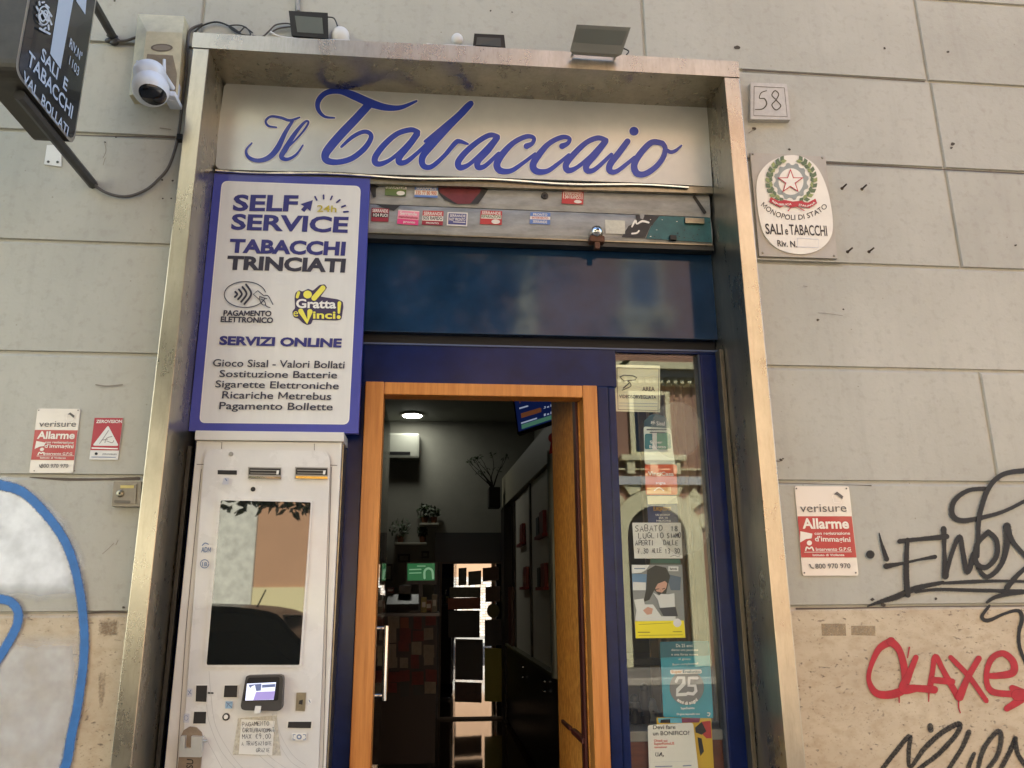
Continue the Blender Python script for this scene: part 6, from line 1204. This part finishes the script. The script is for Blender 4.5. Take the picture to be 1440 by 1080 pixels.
g = Geo(); g.box(1.88, 24, FYY, FYY+.15, bz(684), bz(672), M('pale grey band', '#b9b9b4', .8)); g.box(1.88, 24, FYY, FYY+.1, bz(662), bz(660), CRS); g.build('string_course', ob)
for cx in (ARX, ARX+4, ARX+8, ARX-3.0+6.5, ARX+12):
    for z0 in (bz(640), 9.0):
        g = Geo(); g.box(cx-.55, cx+.55, FYY, FYY+.1, z0, z0+1.7, CRS); g.box(cx-.85, cx+.85, FYY, FYY+.25, z0-.16, z0-.02, CRS)
        for s_ in (-.6, 0, .6): g.box(cx+s_-.1, cx+s_+.1, FYY, FYY+.2, z0-.5, z0-.17, CRS)
        g.build('window_surround', ob); g = Geo(); g.box(cx-.42, cx+.42, FYY+.02, FYY+.105, z0+.08, z0+1.6, SHG if z0 > 8 else DGL); g.build('window', ob)
for x in [2.1+3.05*k for k in range(7)]:
    g = Geo(); g.box(x, x+.55, FYY, FYY+.09, 8.2, 13, CRS); g.build('pilaster', ob)
g = Geo(); z1_, z0_ = bz(503), bz(535); g.box(1.85, 24, FYY, FYY+.45, z1_-.18, z1_, CRS); g.box(1.85, 24, FYY, FYY+.3, z1_-.36, z1_-.19, M('grey trim shade', '#9d988a', .8)); g.box(1.85, 24, FYY, FYY+.12, z0_, z1_-.37, CRS)  # grey band between the cream members of the cornice
x = 1.9
while x < 12: g.box(x, x+.09, FYY+.121, FYY+.24, z1_-.52, z1_-.37, CRS); x += .19
g.build('cornice', ob)
g = Geo(); g.box(1.8, 24.1, FYY-4, FYY+.5, 16.6, 17.01, CRS); g.build('eaves', ob)
ob2 = thing('orange_building', (-1, FYY, -.1), 'plain orange stuccoed house with pale yellow base, seen only in reflections', 'building')
zq_ = 1.6+(837-823)/1100*17.3; xq = (370-608)/1100*19.2
g = Geo(); g.box(xq, 1.8, FYY-4, FYY-.1, -.2, 17, ORG); g.build('wall', ob2); g = Geo(); g.box(xq, -1.6, FYY-.0995, FYY-.05, -.2, zq_, YLB); g.build('plinth', ob2)
def _brick(m, n, l, b, out):
    tc = n.new('ShaderNodeTexCoord'); mp = n.new('ShaderNodeMapping'); mp.inputs['Rotation'].default_value = (radians(90), 0, 0); l.new(tc.outputs['Object'], mp.inputs[0])
    bt = n.new('ShaderNodeTexBrick'); bt.inputs['Scale'].default_value = 2.2; bt.inputs['Mortar Size'].default_value = .03; bt.inputs['Color1'].default_value = lin('#dcd4c4'); bt.inputs['Color2'].default_value = lin('#bfa48c'); bt.inputs['Mortar'].default_value = lin('#8c7a64')
    l.new(mp.outputs[0], bt.inputs['Vector']); l.new(bt.outputs[0], b.inputs['Base Color']); b.inputs['Roughness'].default_value = .85
BRK = ramp_mat('tuff block masonry', _brick)
g = Geo(); g.box(-1.595, 1.8, FYY-.0995, FYY-.05, -.2, 2.4, BRK); g.build('block_plinth', ob2)
for cx in (-2.4, .2):
    for z0 in (5.6, 9):
        g = Geo(); g.box(cx-.5, cx+.5, FYY-.0995, FYY-.02, z0, z0+1.7, CRS); g.build('window_surround', ob2); g = Geo(); g.box(cx-.4, cx+.4, FYY-.05, FYY-.015, z0+.1, z0+1.6, SHG); g.build('window', ob2)
ob3 = thing('stone_building', (-12, FYY, -.1), 'pale rubble stone house, seen only in reflections', 'building')
g = Geo(); g.box(-26, xq-.02, FYY-4, FYY-.06, -.2, 16, STW); g.build('wall', ob3)
for cx in (-7.5, -11, -15):
    g = Geo(); g.box(cx-.5, cx+.5, FYY-.0595, FYY-.0, 4.6, 6.3, CRS); g.build('window_surround', ob3); g = Geo(); g.box(cx-.4, cx+.4, FYY-.03, FYY+.01, 4.7, 6.2, SHG); g.build('window', ob3)
# street tree
LEAF1 = M('tree leaf', '#40582c', .5, var=.3, vs=3); LEAF2 = M('tree leaf light', '#6a7e3c', .5); BARK = M('tree bark', '#5a4a3a', .9, var=.3, vs=12)
tr = thing('street_tree', (-2.5, -3.3, -.12), 'leafy street tree by the kerb, seen only in reflections', 'tree')
g = Geo(); g.tube(spline([(-2.5, -3.3, -.2), (-2.48, -3.3, 1.2), (-2.4, -3.35, 2.4), (-2.1, -3.6, 3.6)], 4), [.16, .15, .14, .13, .13, .13, .12, .12, .11, .10, .09, .08, .07], BARK, 10)
tips = []
for k in range(9):
    a = k*.7; p0 = Vector((-2.35+.03*k, -3.4, 2.3+.12*k)); p1 = p0+Vector((cos(a)*1.1+.5, sin(a)*.9-.3, 1.0)); p2 = p1+Vector((cos(a)*.7+.3, sin(a)*.6-.3, .6)); g.tube([p0, p1, p2], [.05, .03, .012], BARK, 6); tips += [p1, p2, (p0+p1)/2]
g.build('trunk', tr)
g = Geo(); rnd = random.Random(3)
for _ in range(34):
    d = Vector((rnd.gauss(0, 1), rnd.gauss(0, 1), rnd.gauss(0, 1))).normalized()*rnd.random()**.4; tips.append(Vector((-.5+d.x*2.0, -4.3+d.y*1.2, 5.3+d.z*1.3)))
for p_ in ((-1.4, -4.0, 2.8), (-1.65, -4.0, 2.7), (-1.9, -4.0, 2.72), (-2.15, -4.0, 2.8), (-1.75, -4.1, 3.1), (-2.0, -3.9, 3.1), (-1.5, -4.1, 3.2), (-1.9, -4.2, 2.75)): tips.append(Vector(p_))
for p in tips:
    for _ in range(6):
        c = p+Vector((rnd.gauss(0, .55), rnd.gauss(0, .5), rnd.gauss(.1, .45))); mm = LEAF1 if rnd.random() < .65 else LEAF2
        for _ in range(34):
            q_ = c+Vector((rnd.gauss(0, .2), rnd.gauss(0, .2), rnd.gauss(0, .16)))
            if q_.y > -2.2 or (q_-CAM).length < .8 or q_.z < 2.35: continue
            a = Vector((rnd.gauss(0, 1), rnd.gauss(0, 1), rnd.gauss(-.4, .7))).normalized()*.07; b = a.orthogonal().normalized()*.03; g.add([q_-a, q_+b, q_+a, q_-b], [[0, 1, 2, 3]], mm)
g.build('crown', tr)
# parked dark hatchback
CARP = M('dark car paint', '#101114', .35); CARG = M('car glass', '#0d1114', .08, ior=1.25); TYR = M('tyre rubber', '#121212', .8); RIMM = M('alloy rim', '#9a9a9a', .3, metal=.9); TLR = M('tail lamp red', '#7a1010', .2)
car = thing('parked_car', (-3.2, -5.0, -.25), 'dark hatchback parked along the kerb behind the viewer, seen only in reflections', 'car')
g = Geo(); bx, by, gz = -.72, -4.95, -.25
side = [(q0, q1*1.08 if q1 > .5 else q1) for q0, q1 in [(0, .45), (-.02, .75), (-.1, .98), (-.55, 1.42), (-.75, 1.55), (-1.3, 1.60), (-2.0, 1.57), (-2.65, 1.2), (-3.0, 1.03), (-3.7, .93), (-4.05, .75), (-4.1, .4), (-3.9, .25), (-.2, .25)]]
pr = spline(side, 3, True); n = len(pr); vs = []
for s_, inset in ((-1, .12), (-1, 0), (1, 0), (1, .12)):
    for p in pr:
        hw = .86-max(0, p.y-.95)*.28; vs.append((bx+p.x*(1 if not inset else .985)-(0 if not inset else .03), by+s_*(hw-inset*.4), gz+.05+(p.y if not inset else .9+(p.y-.9)*.93)))
fs = [[r*n+i, r*n+(i+1) % n, (r+1)*n+(i+1) % n, (r+1)*n+i] for r in range(3) for i in range(n)]; fs += [list(range(n))[::-1], list(range(3*n, 4*n))]
g.add(vs, fs, CARP, True); g.build('body', car)
for s_ in (-1, 1):
    g = Geo(); q = [(-.62, 1.35), (-.85, 1.5), (-1.95, 1.5), (-2.5, 1.22), (-2.6, 1.1), (-.35, 1.1)]; g.prism([(bx+p[0], by+s_*(.885-max(0, p[1]-.95)*.3), gz+.05+p[1]) for p in q], Vector((0, s_*.01, 0)), CARG); g.build('side_window', car)
    g = Geo(); g.box(bx-.06, bx+.03, by+s_*.55-.12, by+s_*.55+.12, gz+.8, gz+1.0, TLR, .03); g.build('tail_lamp', car)
    for x in (-.8, -3.25):
        g = Geo(); g.lathe((bx+x, by+s_*.72, gz), [(.18, -.1), (.29, -.1), (.31, -.06), (.31, .08), (.29, .11), (.18, .11)], TYR, 28, 'y')
        for v in g.v: v.z += .31
        o = g.build('wheel', car); g = Geo(); g.lathe((bx+x, by+s_*.72, gz+.31), [(.05, s_*.112), (.18, s_*.10), (.185, 0)], RIMM, 20, 'y'); g.build('rim', o)
g = Geo(); g.add([(bx-.03, by-.62, gz+1.18), (bx-.03, by+.62, gz+1.18), (bx-.42, by+.56, gz+1.58), (bx-.42, by-.56, gz+1.58)], [[0, 1, 2, 3]], CARG); g.build('rear_window', car)
g = Geo(); g.box(bx-.75, bx-.48, by-.5, by+.5, gz+1.66, gz+1.69, CARP, .015); g.build('spoiler', car)
g = Geo(); g.tube([(bx-1.0, by, gz+1.74), (bx-.92, by, gz+1.92)], .008, BLACK, 6); g.build('aerial', car)

for o in bpy.data.objects:
    if '_b' in o: del o['_b']
